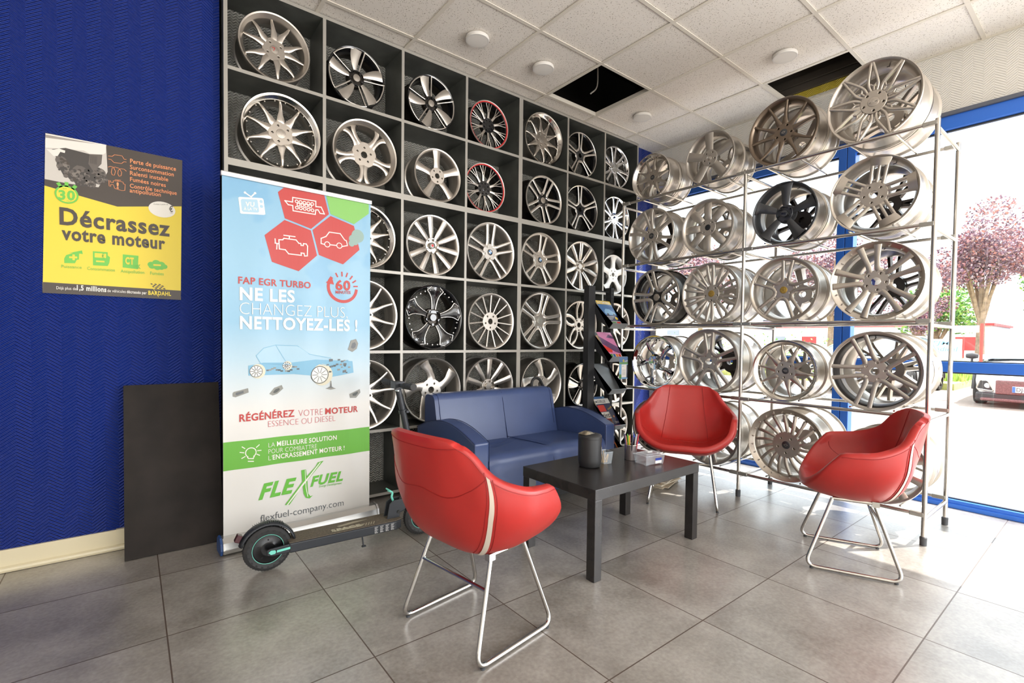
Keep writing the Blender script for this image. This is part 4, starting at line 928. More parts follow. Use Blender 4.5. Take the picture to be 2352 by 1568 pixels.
tag(q.obj('leaflet', [m_page, m_page]+MC), 'blue and green leaflet hanging over the lip of the second tray', 'leaflet')
def cov4(q, t, w, h):
    rect(q, t, 0, 0, w, h, N_); t2 = lift3(t); rect(q, t2, 0, h*.82, w, h, E_ if 0 else W_); rect(q, t2, w*.04, h*.55, w*.50, h*.78, R__); rect(q, t2, w*.04, h*.05, w*.55, h*.30, R__); rect(q, t2, w*.04, h*.30, w*.62, h*.53, W_); rect(q, t2, w*.30, h*.08, w*.55, h*.28, Y_); rect(q, t2, 0, 0, w, h*.045, R__)
    t4 = lift3(t, .0012); put_text(q, 'MOSELLE', (-.0+.006, h*.86), (w*.72, h*.86), h*.085, t4, D_, .02); put_text(q, 'tinti', (w*.08, h*.34), (w*.60, h*.34), h*.15, t4, D_, .03); put_text(q, 'moselle', (w*.62, h*.58), (w*.97, h*.66), h*.07, t4, Y_, .0); put_text(q, '2025', (w*.70, h*.12), (w*.95, h*.12), h*.06, t4, W_)
    poly2(q, circ2(w*.8, h*.35, w*.05, 10), t4, O_)
mag('magazine titled MOSELLE with red and yellow blocks on the fourth tray', TR[3], 0, .185, .28, cov4, lift=.0065)
def cov5(q, t, w, h): rect(q, t, 0, 0, w, h, K_); t2 = lift3(t); rect(q, t2, 0, h*.8, w*.8, h, B_)
mag('blue and white magazine peeping out above the MOSELLE magazine', TR[3], .004, .15, .285, cov5, lift=0, slide=.022, th=.005)
def cov6(q, t, w, h):
    rect(q, t, 0, 0, w, h, O_); t2 = lift3(t); rect(q, t2, 0, h*.62, w, h, W_); rect(q, t2, w*.05, h*.05, w*.95, h*.34, D_); t4 = lift3(t, .0012)
    put_text(q, 'madame', (w*.06, h*.44), (w*.8, h*.44), h*.12, t4, W_, .02); stroke2(q, [(w*.1, h*.12), (w*.8, h*.12)], .008, t4, Y_); stroke2(q, [(w*.1, h*.24), (w*.6, h*.24)], .008, t4, Y_)
mag('orange and brown magazine on the lowest tray beside the sofa arm', TR[4], 0, .185, .27, cov6)

# stack of newspapers on the floor behind the coffee table
for k in range(7):
    q = MB(); w_, h_ = .30, .23
    q.box((-w_/2, -h_/2, 0), (w_/2, h_/2, .0085)); o = q.obj('folded_newspaper', mat('newsprint_%d' % (k % 3), srgb(*((216, 204, 182), (196, 182, 160), (228, 220, 204))[k % 3]), .7), loc=(2.86+.008*math.sin(k*2), -.90+.01*math.cos(k*3), .0002+.009*k), bevel=.002)
    o.rotation_euler = (0, 0, .2+.12*math.sin(k*1.7)); tag(o, 'folded newspaper in the low stack under the magazine stand' if k < 6 else 'folded newspaper topmost of the low stack on the floor', 'newspaper', 'newspapers stacked on the floor')

# black curved handle behind the sofa
tag(MB().tube(crom([(2.22, -.075, .0), (2.23, -.07, .5), (2.238, -.068, .72), (2.25, -.066, .775), (2.285, -.064, .797), (2.33, -.062, .785), (2.365, -.06, .74), (2.39, -.058, .70)], 5), .012, 10).obj('walking_cane', mat('black_foam', (.015, .015, .016), .6)), 'black hooked cane handle standing up behind the sofa back', 'cane')

# ------------------------------------------------------------------ dark board leaning on the blue wall
o = MB().box((0, -.009, 0), (.425, .009, .875)).obj('leaning_board', mat('dark_wood_board', srgb(36, 31, 28), .7, spec=.25, noise=(6, .3), bump=(40, .1)), loc=(-.465, -.145, .002), bevel=.001)
o.rotation_euler = (math.radians(-11.3), 0, -.0); tag(o, 'dark brown wooden board leaning against the blue wall', 'board')

# ------------------------------------------------------------------ electric scooter
m_sc = mat('scooter_black', srgb(44, 47, 52), .42, .2); m_tyre = mat('tyre_rubber', srgb(44, 44, 45), .65); m_mint = mat('mint_accent', srgb(120, 214, 196), .4); m_grip = mat('deck_grip', srgb(98, 88, 76), .8, noise=(120, .25), bump=(300, .8))
sc_ = thing('electric_scooter', 'black folding electric scooter with mint accents in front of the banner', 'scooter', (.078, -.66, 0), -.05)
def sw(name, x):
    w_ = MB().lathe([(.066, -.019), (.090, -.023), (.104, -.014), (.1075, 0), (.104, .014), (.090, .023), (.066, .019)], 40, 'y')
    for k in range(20):
        a = 2*PI*k/20
        for s_ in (-1, 1): w_.tube([(.087*math.cos(a), s_*.0205, .087*math.sin(a)), (.087*math.cos(a), s_*.0236, .087*math.sin(a))], .0058, 8, 1)
    for k in range(48):
        a = 2*PI*k/48; w_.tube([(.1065*math.cos(a), -.010, .1065*math.sin(a)), (.1075*math.cos(a+.05), .010, .1075*math.sin(a+.05))], .0016, 4, 0)
    o_ = w_.obj(name, [m_tyre, F['hole']], sc_, loc=(x, 0, .109))
    h_ = MB().lathe([(0, -.022), (.03, -.022), (.034, -.019), (.064, -.016), (.067, -.012), (.067, .012), (.064, .016), (.034, .019), (0, .022)], 32, 'y')
    for k in range(5): a = 2*PI*k/5+.3; h_.tube([(.045*math.cos(a), -.016, .045*math.sin(a)), (.045*math.cos(a), -.020, .045*math.sin(a))], .004, 8)
    h_.obj('hub', mat('hub_black', srgb(28, 28, 30), .25, .3), o_)
    MB().tube([(.0690*math.cos(2*PI*k/36), -.0212, .0690*math.sin(2*PI*k/36)) for k in range(36)], .0013, 5, closed=True).obj('mint_ring', m_mint, o_)
    return o_
sw('rear_wheel', 0); sw('front_wheel', .80)
# deck
q = MB(); pr = [(.085, -.070), (.62, -.075), (.655, -.060), (.655, .060), (.62, .075), (.085, .070)]
q.prism([(x, y, .085) for x, y in pr], (0, 0, .047)); q.obj('deck', m_sc, sc_, bevel=.006)
q = MB(); q.prism([(x, y*.93, .1325) for x, y in pr], (0, 0, .003)); g_ = q.obj('grip_mat', m_grip, sc_)
q = MB(); t3 = lambda x, y: (x, y, .1362); m_dg = mat('deck_graphic', srgb(158, 148, 128), .6)
poly2(q, [(.30, -.05), (.44, -.05), (.47, -.02), (.33, -.02)], t3); poly2(q, [(.34, .0), (.50, .03), (.42, .04), (.33, .02)], t3); put_text(q, 'SPACE', (.29, -.045), (.44, -.045), .03, lambda x, y: (x, y, .1366), 1, .04)
for i in range(4): stroke2(q, [(.46+.014*i, -.05), (.475+.014*i, -.02)], .006, t3)
q.obj('deck_graphic', [m_dg, mat('deck_graphic_pale', srgb(190, 182, 160), .6)], g_)
for s_ in (-1, 1):
    q = MB(); q.prism([(x, s_*.066, z) for x, z in [(-.012, .095), (.01, .088), (.16, .092), (.16, .128), (.10, .130), (.0, .124), (-.012, .118)]], (0, s_*-.012, 0)); q.obj('rear_fork', m_sc, sc_, bevel=.003)
    q = MB(); q.prism([(x, s_*.0685, z) for x, z in [(-.006, .110), (.004, .099), (.022, .100), (.026, .108), (.022, .117), (.004, .119)]], (0, s_*.003, 0)); q.prism([(x, s_*.0685, z) for x, z in [(.030, .104), (.088, .108), (.088, .118), (.030, .115)]], (0, s_*.003, 0)); q.obj('mint_accent', m_mint, sc_)
# labels on the side of the deck
q = MB(); 
for i in range(4):
    x0 = .50+.030*i; t3 = lambda x, y: (x, -.0765, y)
    for j in range(6): stroke2(q, [(x0, .124-.005*j), (x0+.017-(j % 3)*.003, .124-.005*j)], .0018, t3)
    for j in range(3): poly2(q, [(x0+.006*j, .092), (x0+.006*j+.004, .092), (x0+.006*j+.004, .096), (x0+.006*j, .096)], t3, 0)
o = q.obj('warning_labels', mat('label_print', srgb(200, 200, 198), .5), sc_); o.rotation_euler = (0, 0, 0)
# rear mudguard
q = MB(); P = []
for k in range(19):
    a = math.radians(12+(152)*k/18); r_ = .128; P.append([((r_-.010*abs(y)**3)*math.cos(a)+.0, y*.030, .109+(r_-.010*abs(y)**3)*math.sin(a)) for y in [-1, -.7, -.3, 0, .3, .7, 1]])
q.grid(P); o = q.obj('mudguard', m_sc, sc_); mo = o.modifiers.new('s', 'SOLIDIFY'); mo.thickness = .004
q = MB()
for k in range(16): a = math.radians(58+4*k); q.box((-.001, -.022, -.002), (.001, .022, .0012), rot=Matrix.Rotation(-(a-PI/2), 3, 'Y'), piv=(0, 0, 0)) ; 
q.v = [(v[0]+.129*math.cos(math.radians(58+4*(i//8))), v[1], v[2]+.109+.129*math.sin(math.radians(58+4*(i//8)))) for i, v in enumerate(q.v)]
q.obj('mudguard_ribs', m_sc, o)
MB().box((-.135, -.016, .165), (-.112, .016, .200), rot=Matrix.Rotation(.45, 3, 'Y')).obj('tail_light', mat('tail_light', srgb(70, 30, 36), .2), sc_, bevel=.003)
MB().cyl((.44, -.055, .085), (.445, -.062, .035), .004, 8).box((.436, -.070, .030), (.456, -.056, .036)).obj('kickstand', m_sc, sc_)
# folding joint and neck
q = MB()
for s_ in (-1, 1): q.prism([(x, s_*.030, z) for x, z in [(.585, .133), (.60, .215), (.625, .232), (.69, .232), (.715, .212), (.70, .180), (.66, .160), (.655, .133)]], (0, s_*-.008, 0))
q.obj('folding_joint', m_sc, sc_, bevel=.002)
q = MB(); 
for x, z in ((.69, .214), (.65, .165)): q.cyl((x, -.031, z), (x, -.035, z), .009, 14)
q.obj('joint_bolts', F['hole'], sc_)
MB().tube(crom([(.632, -.0, .215), (.622, 0, .245), (.625, 0, .268), (.60, 0, .285)], 4), .006, 6).tube([(.606, -.02, .286), (.598, .02, .290)], .004, 6).obj('folding_lever', m_mint, sc_)
q = MB(); q.prism([(x, -.021, z) for x, z in [(.645, .150), (.665, .215), (.775, .375), (.805, .365), (.805, .33), (.69, .16)]], (0, .042, 0)); nk = q.obj('neck', m_sc, sc_, bevel=.006)
q = MB(); t3 = lambda x, y: (x, -.0218, y)
for i in range(4): stroke2(q, [(.700+.006*i, .232-.004*i), (.725+.006*i, .272-.004*i)], .003, t3)
poly2(q, [(.728, .282), (.744, .306), (.756, .297), (.740, .273)], t3); q.obj('neck_print', mat('white_print', srgb(225, 225, 225), .5), nk)
# fork, steering tube, handlebar
TOP = Vector((.655, 0, .845)); BOT = Vector((.80, 0, .20))
q = MB()
for s_ in (-1, 1): q.tube([(.80, s_*.034, .109), (.798, s_*.034, .215)], .010, 8)
q.tube([(.797, -.036, .222), (.797, .036, .222)], .016, 10); q.obj('fork', m_sc, sc_)
P = [[((.118)*math.cos(a)+.80, y*.026, .109+.118*math.sin(a)) for y in (-1, 0, 1)] for a in [math.radians(20+12*k) for k in range(12)]]
o = MB().grid(P).obj('front_mudguard', m_sc, sc_); o.modifiers.new('s', 'SOLIDIFY').thickness = .004
MB().tube([BOT, BOT+(TOP-BOT)*.5, TOP], .0175, 16).obj('steering_tube', m_sc, sc_)
c_ = BOT+(TOP-BOT)*.80; MB().tube([c_-(TOP-BOT).normalized()*.010, c_+(TOP-BOT).normalized()*.010], .023, 14).box(tuple(c_+Vector((.01, -.03, -.006))), tuple(c_+Vector((.024, .03, .006)))).obj('clamp_ring', m_sc, sc_)
hb = MB().tube([TOP+Vector((0, -.20, .025)), TOP+Vector((0, 0, .018)), TOP+Vector((0, .20, .025))], .0115, 10).box(tuple(TOP+Vector((-.03, -.035, .0))), tuple(TOP+Vector((.025, .035, .040)))).obj('handlebar', m_sc, sc_, bevel=.002)
for s_ in (-1, 1):
    g_ = MB().tube([TOP+Vector((0, s_*.085, .022)), TOP+Vector((0, s_*.205, .026))], .0155, 12)
    for k in range(9): g_.tube([TOP+Vector((0, s_*(.090+.013*k), .022)), TOP+Vector((0, s_*(.096+.013*k), .0225))], .0172, 12)
    g_.tube([TOP+Vector((0, s_*.204, .026)), TOP+Vector((0, s_*.212, .026))], .018, 12); g_.obj('grip', m_tyre, hb)
MB().tube(crom([tuple(TOP+Vector((-.01, -.05, .01))), tuple(TOP+Vector((-.045, -.08, .0))), tuple(TOP+Vector((-.05, -.13, .002)))], 4), .004, 6).obj('brake_lever', m_alu, hb)
DEC = {'poster_corners': [(-0.748,2.091),(-0.203,2.088),(-0.213,1.322),(-0.766,1.325)],'poster_text': [('Perte de puissance',(-0.428,2.021),(-0.231,2.023),0.022,'or',0.01),('Surconsommation',(-0.429,1.99),(-0.241,1.991),0.021,'or',0.01),('Ralenti instable',(-0.429,1.959),(-0.266,1.959),0.021,'or',0.01),('Fumées noires',(-0.429,1.927),(-0.277,1.926),0.021,'or',0.01),('Contrôle technique',(-0.43,1.893),(-0.228,1.893),0.021,'or',0.01),('antipollution',(-0.431,1.869),(-0.299,1.871),0.021,'or',0.01),('Décrassez',(-0.702,1.663),(-0.26,1.665),0.079,'dk',0.028),('votre moteur',(-0.695,1.59),(-0.282,1.591),0.063,'dk',0.03),('Puissance',(-0.698,1.45),(-0.623,1.452),0.015,'gr',0),('Consommation',(-0.602,1.449),(-0.494,1.45),0.016,'gr',0),('Antipollution',(-0.471,1.447),(-0.373,1.449),0.017,'gr',0),('Fumées',(-0.348,1.448),(-0.289,1.449),0.017,'gr',0),('Déjà plus de',(-0.717,1.344),(-0.643,1.344),0.014,'wh',0),('1,5 millions',(-0.642,1.345),(-0.529,1.343),0.024,'wh',0.03),('de véhicules',(-0.525,1.343),(-0.451,1.343),0.015,'wh',0),('décrassés par',(-0.447,1.343),(-0.364,1.342),0.015,'wh',0.02),('BARDAHL',(-0.357,1.341),(-0.257,1.341),0.02,'ye',0.04),('30',(-0.705,1.782),(-0.644,1.789),0.043,'gr',0.04),('en',(-0.689,1.833),(-0.675,1.835),0.01,'gr',0),('mn',(-0.675,1.775),(-0.658,1.776),0.01,'gr',0),('€',(-0.263,1.797),(-0.246,1.798),0.029,'dk',0.02),('TTC',(-0.26,1.786),(-0.246,1.788),0.007,'dk',0),('€',(-0.545,1.515),(-0.535,1.515),0.021,'gr',0.01),('CT',(-0.452,1.495),(-0.416,1.495),0.033,'ye',0.05),('OK',(-0.418,1.474),(-0.388,1.475),0.022,'gr',0.02),('Forfaits à partir de',(-0.33,1.822),(-0.267,1.832),0.006,'dk',0),('!',(-0.484,1.879),(-0.475,1.879),0.03,'or',0.02)],'poster_poly': [([(-0.748,2.092),(-0.202,2.088),(-0.205,1.836),(-0.482,1.786),(-0.635,1.815),(-0.754,1.839)],'dk'),([(-0.764,1.375),(-0.211,1.372),(-0.214,1.321),(-0.766,1.323)],'dk'),([(-0.749,2.062),(-0.524,2.083),(-0.519,1.955),(-0.555,1.87),(-0.666,1.865),(-0.753,1.87)],'ph1'),([(-0.748,2.089),(-0.721,2.09),(-0.523,2.091),(-0.526,2.049),(-0.536,2.039),(-0.588,2.031),(-0.61,2.041),(-0.749,2.021)],'ph2'),([(-0.748,2.083),(-0.553,2.086),(-0.749,2.068)],'ph3'),([(-0.726,2.019),(-0.677,2.037),(-0.588,2.028),(-0.54,2.037),(-0.547,1.989),(-0.572,1.958),(-0.537,1.951),(-0.519,1.932),(-0.55,1.897),(-0.581,1.874),(-0.641,1.864),(-0.649,1.888),(-0.686,1.902),(-0.706,1.947),(-0.71,1.979)],'ph4'),([(-0.588,2.028),(-0.539,2.037),(-0.543,1.99),(-0.561,1.962),(-0.58,1.956),(-0.593,1.979)],'ph5'),([(-0.745,2.014),(-0.72,2.018),(-0.7,2.028),(-0.678,2.023),(-0.68,2.011),(-0.696,2.013),(-0.706,1.99),(-0.72,1.987)],'ph2')],'smoke': [[(-0.686,1.946),(-0.661,1.952)],[(-0.666,1.923),(-0.64,1.929)],[(-0.645,1.905),(-0.619,1.911)],[(-0.624,1.932),(-0.594,1.939)],[(-0.602,1.909),(-0.574,1.915)],[(-0.572,1.927),(-0.541,1.933)],[(-0.55,1.943),(-0.526,1.948)],[(-0.537,1.917),(-0.519,1.921)],[(-0.611,1.879),(-0.592,1.883)],[(-0.581,1.879),(-0.564,1.883)],[(-0.632,1.886),(-0.615,1.889)],[(-0.555,1.902),(-0.537,1.906)],[(-0.694,1.972),(-0.673,1.977)]],'poster_green': [[(-0.687,1.474),(-0.687,1.497),(-0.68,1.514),(-0.653,1.528),(-0.671,1.525),(-0.621,1.544),(-0.618,1.526),(-0.632,1.527),(-0.633,1.497),(-0.641,1.495),(-0.648,1.477)],[(-0.58,1.545),(-0.522,1.547),(-0.522,1.53),(-0.513,1.522),(-0.516,1.493),(-0.523,1.476),(-0.58,1.474)],[(-0.462,1.543),(-0.397,1.543),(-0.4,1.472),(-0.463,1.475)]],'cloud': [[(-0.342,1.502),(-0.325,1.504)],[(-0.321,1.513),(-0.303,1.515)],[(-0.3,1.506),(-0.282,1.508)],[(-0.286,1.497),(-0.272,1.499)],[(-0.317,1.489),(-0.302,1.491)],[(-0.34,1.494),(-0.325,1.496)],[(-0.3,1.491),(-0.286,1.492)]],'poster_yel': [[(-0.573,1.537),(-0.528,1.538),(-0.529,1.516),(-0.573,1.515)],[(-0.568,1.5),(-0.535,1.501),(-0.535,1.493),(-0.568,1.492)],[(-0.657,1.52),(-0.648,1.52),(-0.648,1.511),(-0.639,1.511),(-0.639,1.502),(-0.648,1.502),(-0.648,1.492),(-0.657,1.492),(-0.657,1.501),(-0.669,1.5),(-0.669,1.509),(-0.657,1.51)],[(-0.334,1.506),(-0.301,1.507),(-0.301,1.498),(-0.334,1.497)]],'poster_lines': [[(-0.515,2.036),(-0.5,2.038),(-0.491,2.048),(-0.461,2.05),(-0.452,2.034),(-0.444,2.035)],[(-0.515,2.021),(-0.504,2.02),(-0.494,2.008),(-0.463,2.01),(-0.454,2.021),(-0.444,2.022)],[(-0.516,1.98),(-0.509,1.985),(-0.496,1.984),(-0.488,1.965),(-0.492,1.944),(-0.5,1.942),(-0.505,1.955),(-0.501,1.978),(-0.489,1.986),(-0.473,1.983),(-0.463,1.965),(-0.465,1.947),(-0.474,1.942),(-0.479,1.955),(-0.476,1.974),(-0.466,1.983),(-0.453,1.983),(-0.444,1.975)],[(-0.514,1.913),(-0.514,1.884),(-0.507,1.884),(-0.507,1.894),(-0.497,1.895),(-0.492,1.877),(-0.463,1.871),(-0.451,1.874),(-0.449,1.906),(-0.456,1.906),(-0.458,1.916),(-0.469,1.917),(-0.497,1.915),(-0.497,1.905),(-0.508,1.905),(-0.508,1.913)],[(-0.49,1.921),(-0.467,1.923)],[(-0.478,1.922),(-0.478,1.915)]],'ell': [(-0.294,1.803),(-0.235,1.813),(-0.294,1.761)],'watch': [(-0.675,1.81),(-0.629,1.819)],'flag': [(-0.349,1.402),(-0.295,1.4),(-0.281,1.374),(-0.335,1.375),(-0.349,1.402),(-0.313,1.332)],'banner_corners': [(0.0027,1.9345),(0.7905,1.9475),(0.8068,0.0632),(-0.0007,0.0389)],'banner_text': [('VU',(0.1077,1.801),(0.1501,1.8071),0.0224,'wh',0.03),('À LA TV',(0.1001,1.7806),(0.1645,1.7893),0.0134,'wh',0.02),('FAP EGR TURBO',(0.0739,1.3983),(0.4374,1.3997),0.0347,'rd',0.018),('NE LES',(0.0801,1.3146),(0.3516,1.3169),0.0629,'wh',0.03),('CHANGEZ PLUS,',(0.0799,1.2387),(0.6492,1.2401),0.0635,'wh',-0.022),('NETTOYEZ-LES !',(0.0807,1.1643),(0.7114,1.1645),0.0631,'wh',0.028),('60',(0.5796,1.4042),(0.6665,1.4062),0.0538,'rd',0.03),('MINUTES',(0.5797,1.3808),(0.6686,1.3844),0.0171,'rd',0.02),('RÉGÉNÉREZ',(0.0768,0.6771),(0.3503,0.6795),0.0369,'rd',0.024),('VOTRE',(0.3707,0.6776),(0.507,0.6737),0.037,'rd2',-0.02),('MOTEUR',(0.5219,0.6759),(0.7168,0.6749),0.0339,'rd',0.024),('ESSENCE OU DIESEL',(0.215,0.634),(0.58,0.6307),0.0333,'rd2',-0.02),('LA',(0.2163,0.523),(0.2494,0.5228),0.0251,'wh',-0.015),('MEILLEURE SOLUTION',(0.2595,0.5239),(0.5874,0.52),0.0253,'wh',0.018),('POUR COMBATTRE',(0.2162,0.488),(0.4725,0.4839),0.025,'wh',-0.015),("L'",(0.2162,0.4521),(0.2346,0.4518),0.0251,'wh',-0.015),('ENCRASSEMENT MOTEUR',(0.2377,0.453),(0.6187,0.452),0.0252,'wh',0.018),('!',(0.6279,0.4525),(0.6334,0.4527),0.0257,'wh',-0.01),('FLE',(0.1652,0.2491),(0.3607,0.2541),0.0762,'gr',0.04,0.35),('FUEL',(0.4358,0.2686),(0.6246,0.2717),0.0529,'gr',0.04,0.3),('Energy Development',(0.4857,0.252),(0.6173,0.2501),0.0125,'gr',0,0.25),('flexfuel-company.com',(0.1747,0.1249),(0.6287,0.1186),0.0366,'gy',-0.005)],'banner_hex': [([(0.2957,1.9365),(0.2659,1.907),(0.3011,1.772),(0.4402,1.7358),(0.5411,1.8355),(0.5144,1.9371)],'rd'),([(0.5255,1.9368),(0.5498,1.8383),(0.6893,1.8021),(0.7821,1.8807),(0.7818,1.9416)],'gn'),([(0.2999,1.763),(0.1989,1.6652),(0.235,1.5282),(0.3723,1.4905),(0.4739,1.5905),(0.439,1.7265)],'rd'),([(0.5499,1.8277),(0.448,1.7309),(0.4842,1.5948),(0.6223,1.5554),(0.7247,1.6544),(0.6893,1.7918)],'rd')],'banner_puff': [[(0.7129,1.7346),(0.7523,1.7404)],[(0.6829,1.7123),(0.7083,1.7158)],[(0.6743,1.6853),(0.693,1.6878)],[(0.6963,1.698),(0.7164,1.7008)]],'banner_lines': [[(0.3011,1.8672),(0.3404,1.867),(0.3415,1.8927),(0.4658,1.8957),(0.4658,1.8652),(0.4961,1.8677),(0.5145,1.8321),(0.49,1.8315),(0.4779,1.849),(0.4658,1.8469),(0.4629,1.8207),(0.3432,1.8201),(0.3415,1.8483),(0.3179,1.8486),(0.3011,1.8672)],[(0.2965,1.6789),(0.3528,1.6788)],[(0.3245,1.6782),(0.3234,1.6662)],[(0.2514,1.6525),(0.2525,1.6311),(0.2612,1.6293),(0.2596,1.5999)],[(0.2514,1.6303),(0.2705,1.6294)],[(0.2706,1.6511),(0.2899,1.6538),(0.2965,1.6624),(0.3585,1.6617),(0.3735,1.6446),(0.3833,1.6459),(0.385,1.6353),(0.3967,1.6356),(0.3978,1.6466),(0.4125,1.6468),(0.4201,1.6357),(0.4184,1.5808),(0.4037,1.5779),(0.4008,1.5926),(0.385,1.5931),(0.3862,1.58),(0.3205,1.581),(0.3037,1.6008),(0.2732,1.6017),(0.2706,1.6511)],[(0.4963,1.6612),(0.4963,1.6908),(0.5239,1.7053),(0.5425,1.733),(0.6058,1.733),(0.6317,1.6999),(0.6415,1.6968),(0.6461,1.6815),(0.6481,1.669),(0.6188,1.66)],[(0.4963,1.6612),(0.5147,1.6587)],[(0.5501,1.661),(0.5817,1.6614)]],'banner_rings': [[(0.5314,1.661),(0.5464,1.663)],[(0.6008,1.6627),(0.6162,1.6648)],[(0.362,1.8747),(0.3695,1.8761)],[(0.3827,1.8751),(0.3903,1.8765)],[(0.4036,1.8754),(0.4112,1.8769)],[(0.4248,1.8758),(0.4324,1.8772)],[(0.4461,1.8762),(0.4538,1.8776)],[(0.3718,1.8587),(0.3793,1.8601)],[(0.3926,1.8595),(0.4001,1.8609)],[(0.4136,1.8604),(0.4212,1.8618)],[(0.4348,1.8613),(0.4425,1.8627)],[(0.3632,1.8404),(0.3706,1.8417)],[(0.3839,1.8405),(0.3914,1.8419)],[(0.4048,1.8407),(0.4124,1.8421)],[(0.4259,1.8409),(0.4336,1.8423)],[(0.4473,1.8411),(0.4551,1.8425)]],'tv': [[(0.0753,1.8406),(0.0828,1.8448),(0.1877,1.8586),(0.194,1.8524),(0.2033,1.7768),(0.1954,1.7719),(0.089,1.7602),(0.084,1.7644)],[(0.0912,1.8365),(0.1626,1.8463),(0.1657,1.8413),(0.1729,1.784),(0.1666,1.7783),(0.0975,1.7707),(0.091,1.7768),(0.0862,1.8288)]],'tvl': [[(0.1064,1.8718),(0.1348,1.8551)],[(0.1539,1.8786),(0.1348,1.8551)]],'tvr': [[(0.1824,1.8399),(0.1908,1.8415)],[(0.1839,1.8145),(0.1923,1.8161)]],'arrow': [(0.6226,1.4202),(0.712,1.4109),(0.5243,1.4407),(0.5586,1.475),(0.5713,1.432)],'ticks': [[(0.582,1.498),(0.5903,1.4811)],[(0.6159,1.5076),(0.6173,1.488)],[(0.6485,1.5044),(0.642,1.4858)],[(0.6782,1.4892),(0.6664,1.4733)],[(0.6997,1.4652),(0.6837,1.4541)],[(0.7105,1.4323),(0.6904,1.4307)]],'band': [(0.0026,0.5757),(0.7933,0.5732),(0.7939,0.4237),(0.0027,0.427)],'bluegrad': [(0.0023,1.0315),(0.7895,1.0229)],'X': [[(0.3001,0.1888),(0.3241,0.1863),(0.3855,0.2737),(0.5091,0.401),(0.5117,0.4051),(0.4786,0.4004),(0.4657,0.3784),(0.398,0.3151)],[(0.3855,0.3713),(0.4105,0.3724),(0.4189,0.3025),(0.4232,0.2313),(0.4359,0.2129),(0.4504,0.2153),(0.4316,0.2014),(0.4105,0.2092),(0.398,0.2363),(0.3896,0.3166)]],'Xw': [[(0.3097,0.1885),(0.3161,0.1871),(0.3938,0.2808),(0.496,0.3977),(0.4899,0.3986),(0.3855,0.2868)],[(0.4046,0.3708),(0.4071,0.3704),(0.413,0.2685),(0.4232,0.2137),(0.4189,0.2145),(0.4088,0.2693)]],'bulb': [(0.1296,0.5021),(0.1546,0.4985),(0.1179,0.4778),(0.1413,0.4742),(0.1179,0.4631),(0.1413,0.4595)],'rays': [[(0.0892,0.5427),(0.1014,0.533)],[(0.0799,0.5149),(0.0963,0.511)],[(0.0876,0.4823),(0.102,0.4899)],[(0.1696,0.5442),(0.1562,0.5328)],[(0.1785,0.5133),(0.1621,0.5139)],[(0.171,0.4879),(0.1583,0.4955)]],'carb': [[(0.1192,0.9698),(0.1929,0.9843),(0.3326,0.9812),(0.4652,0.9958),(0.6806,0.9827),(0.6884,0.9133),(0.5526,0.8913),(0.3487,0.9168),(0.1191,0.9173)]],'carw': [[(0.1556,0.9387),(0.1928,0.9374)],[(0.4893,0.9071),(0.549,0.9048)],[(0.3087,0.9648),(0.3326,0.9642)]],'carbody': [(0.1558,1.0217),(0.1931,1.0622),(0.254,1.0787),(0.365,1.0746),(0.4313,1.0268),(0.5524,1.0032),(0.5703,0.9535),(0.4652,0.9739),(0.4229,0.9662),(0.178,0.9805)],'parts': [([(0.0463,0.825),(0.0512,0.8342),(0.1175,0.8511),(0.1203,0.8283),(0.0603,0.8065),(0.0477,0.8106)],'gy'),([(0.2214,0.8138),(0.2475,0.8455),(0.2849,0.8586),(0.2927,0.8388),(0.2614,0.8112),(0.2382,0.8044)],'gy'),([(0.5217,0.8258),(0.5482,0.8332),(0.5508,0.8689),(0.5571,0.8686),(0.5598,0.8326),(0.5841,0.8222),(0.5527,0.8177)],'gy'),([(0.6624,0.7856),(0.7049,0.8014),(0.7288,0.8112),(0.7337,0.7904),(0.705,0.7596),(0.6671,0.7622)],'gy'),([(0.6523,1.0518),(0.6709,1.1068),(0.7039,1.1162),(0.7183,1.0886),(0.7088,1.0562),(0.6805,1.0379)],'gy')]}
# ------------------------------------------------------------------ wall poster
PC = {k_: mat('print_'+k_, srgb(*c_), .45) for k_, c_ in dict(ye=(226, 202, 52), dk=(62, 52, 44), gr=(104, 186, 66), gr2=(98, 176, 60), wh=(228, 224, 216), rd=(180, 54, 50), rd2=(196, 96, 104), gn=(122, 180, 88), gy=(92, 96, 100), ph1=(196, 190, 182), ph2=(222, 216, 208), ph3=(150, 142, 134), ph4=(60, 54, 50), ph5=(92, 84, 78), smk=(118, 110, 102), puff=(134, 160, 152), white=(236, 233, 228), glowbl=(160, 192, 210), band=(98, 166, 56), carb=(116, 168, 196), tyrec=(206, 200, 178), blk=(70, 74, 72), parts=(132, 132, 126)).items()}
PC['or'] = mat('print_orange', srgb(238, 150, 96), .45)
PK = list(PC); PI_ = {k_: i for i, k_ in enumerate(PK)}; PMATS = [PC[k_] for k_ in PK]
yp = YB-.0035
po = thing('wall_poster', 'yellow and dark engine-cleaning poster taped on the blue wall', 'poster', (-.4825, yp, 1.70))
pz = lambda d: (lambda x, z: (x+.4825, -d, z-1.70))
c = DEC['poster_corners']; q = MB(); q.prism([pz(.0)(*p)[0:1]+(.003,)+pz(0)(*p)[2:] for p in c], (0, -.003, 0)); q.obj('sheet', PC['ye'], po)
q = MB(); q2 = MB()
for i, (p, m_) in enumerate(DEC['poster_poly']): poly2(q, p, pz(.0004+.00012*i), PI_[m_])
for i, (a, e_) in enumerate(DEC['smoke']): poly2(q, circ2(a[0], a[1], abs(e_[0]-a[0]), 14), pz(.0014+.00002*i), PI_['ph4'] if i % 3 else PI_['ph5'])
rs_ = random.Random(21)
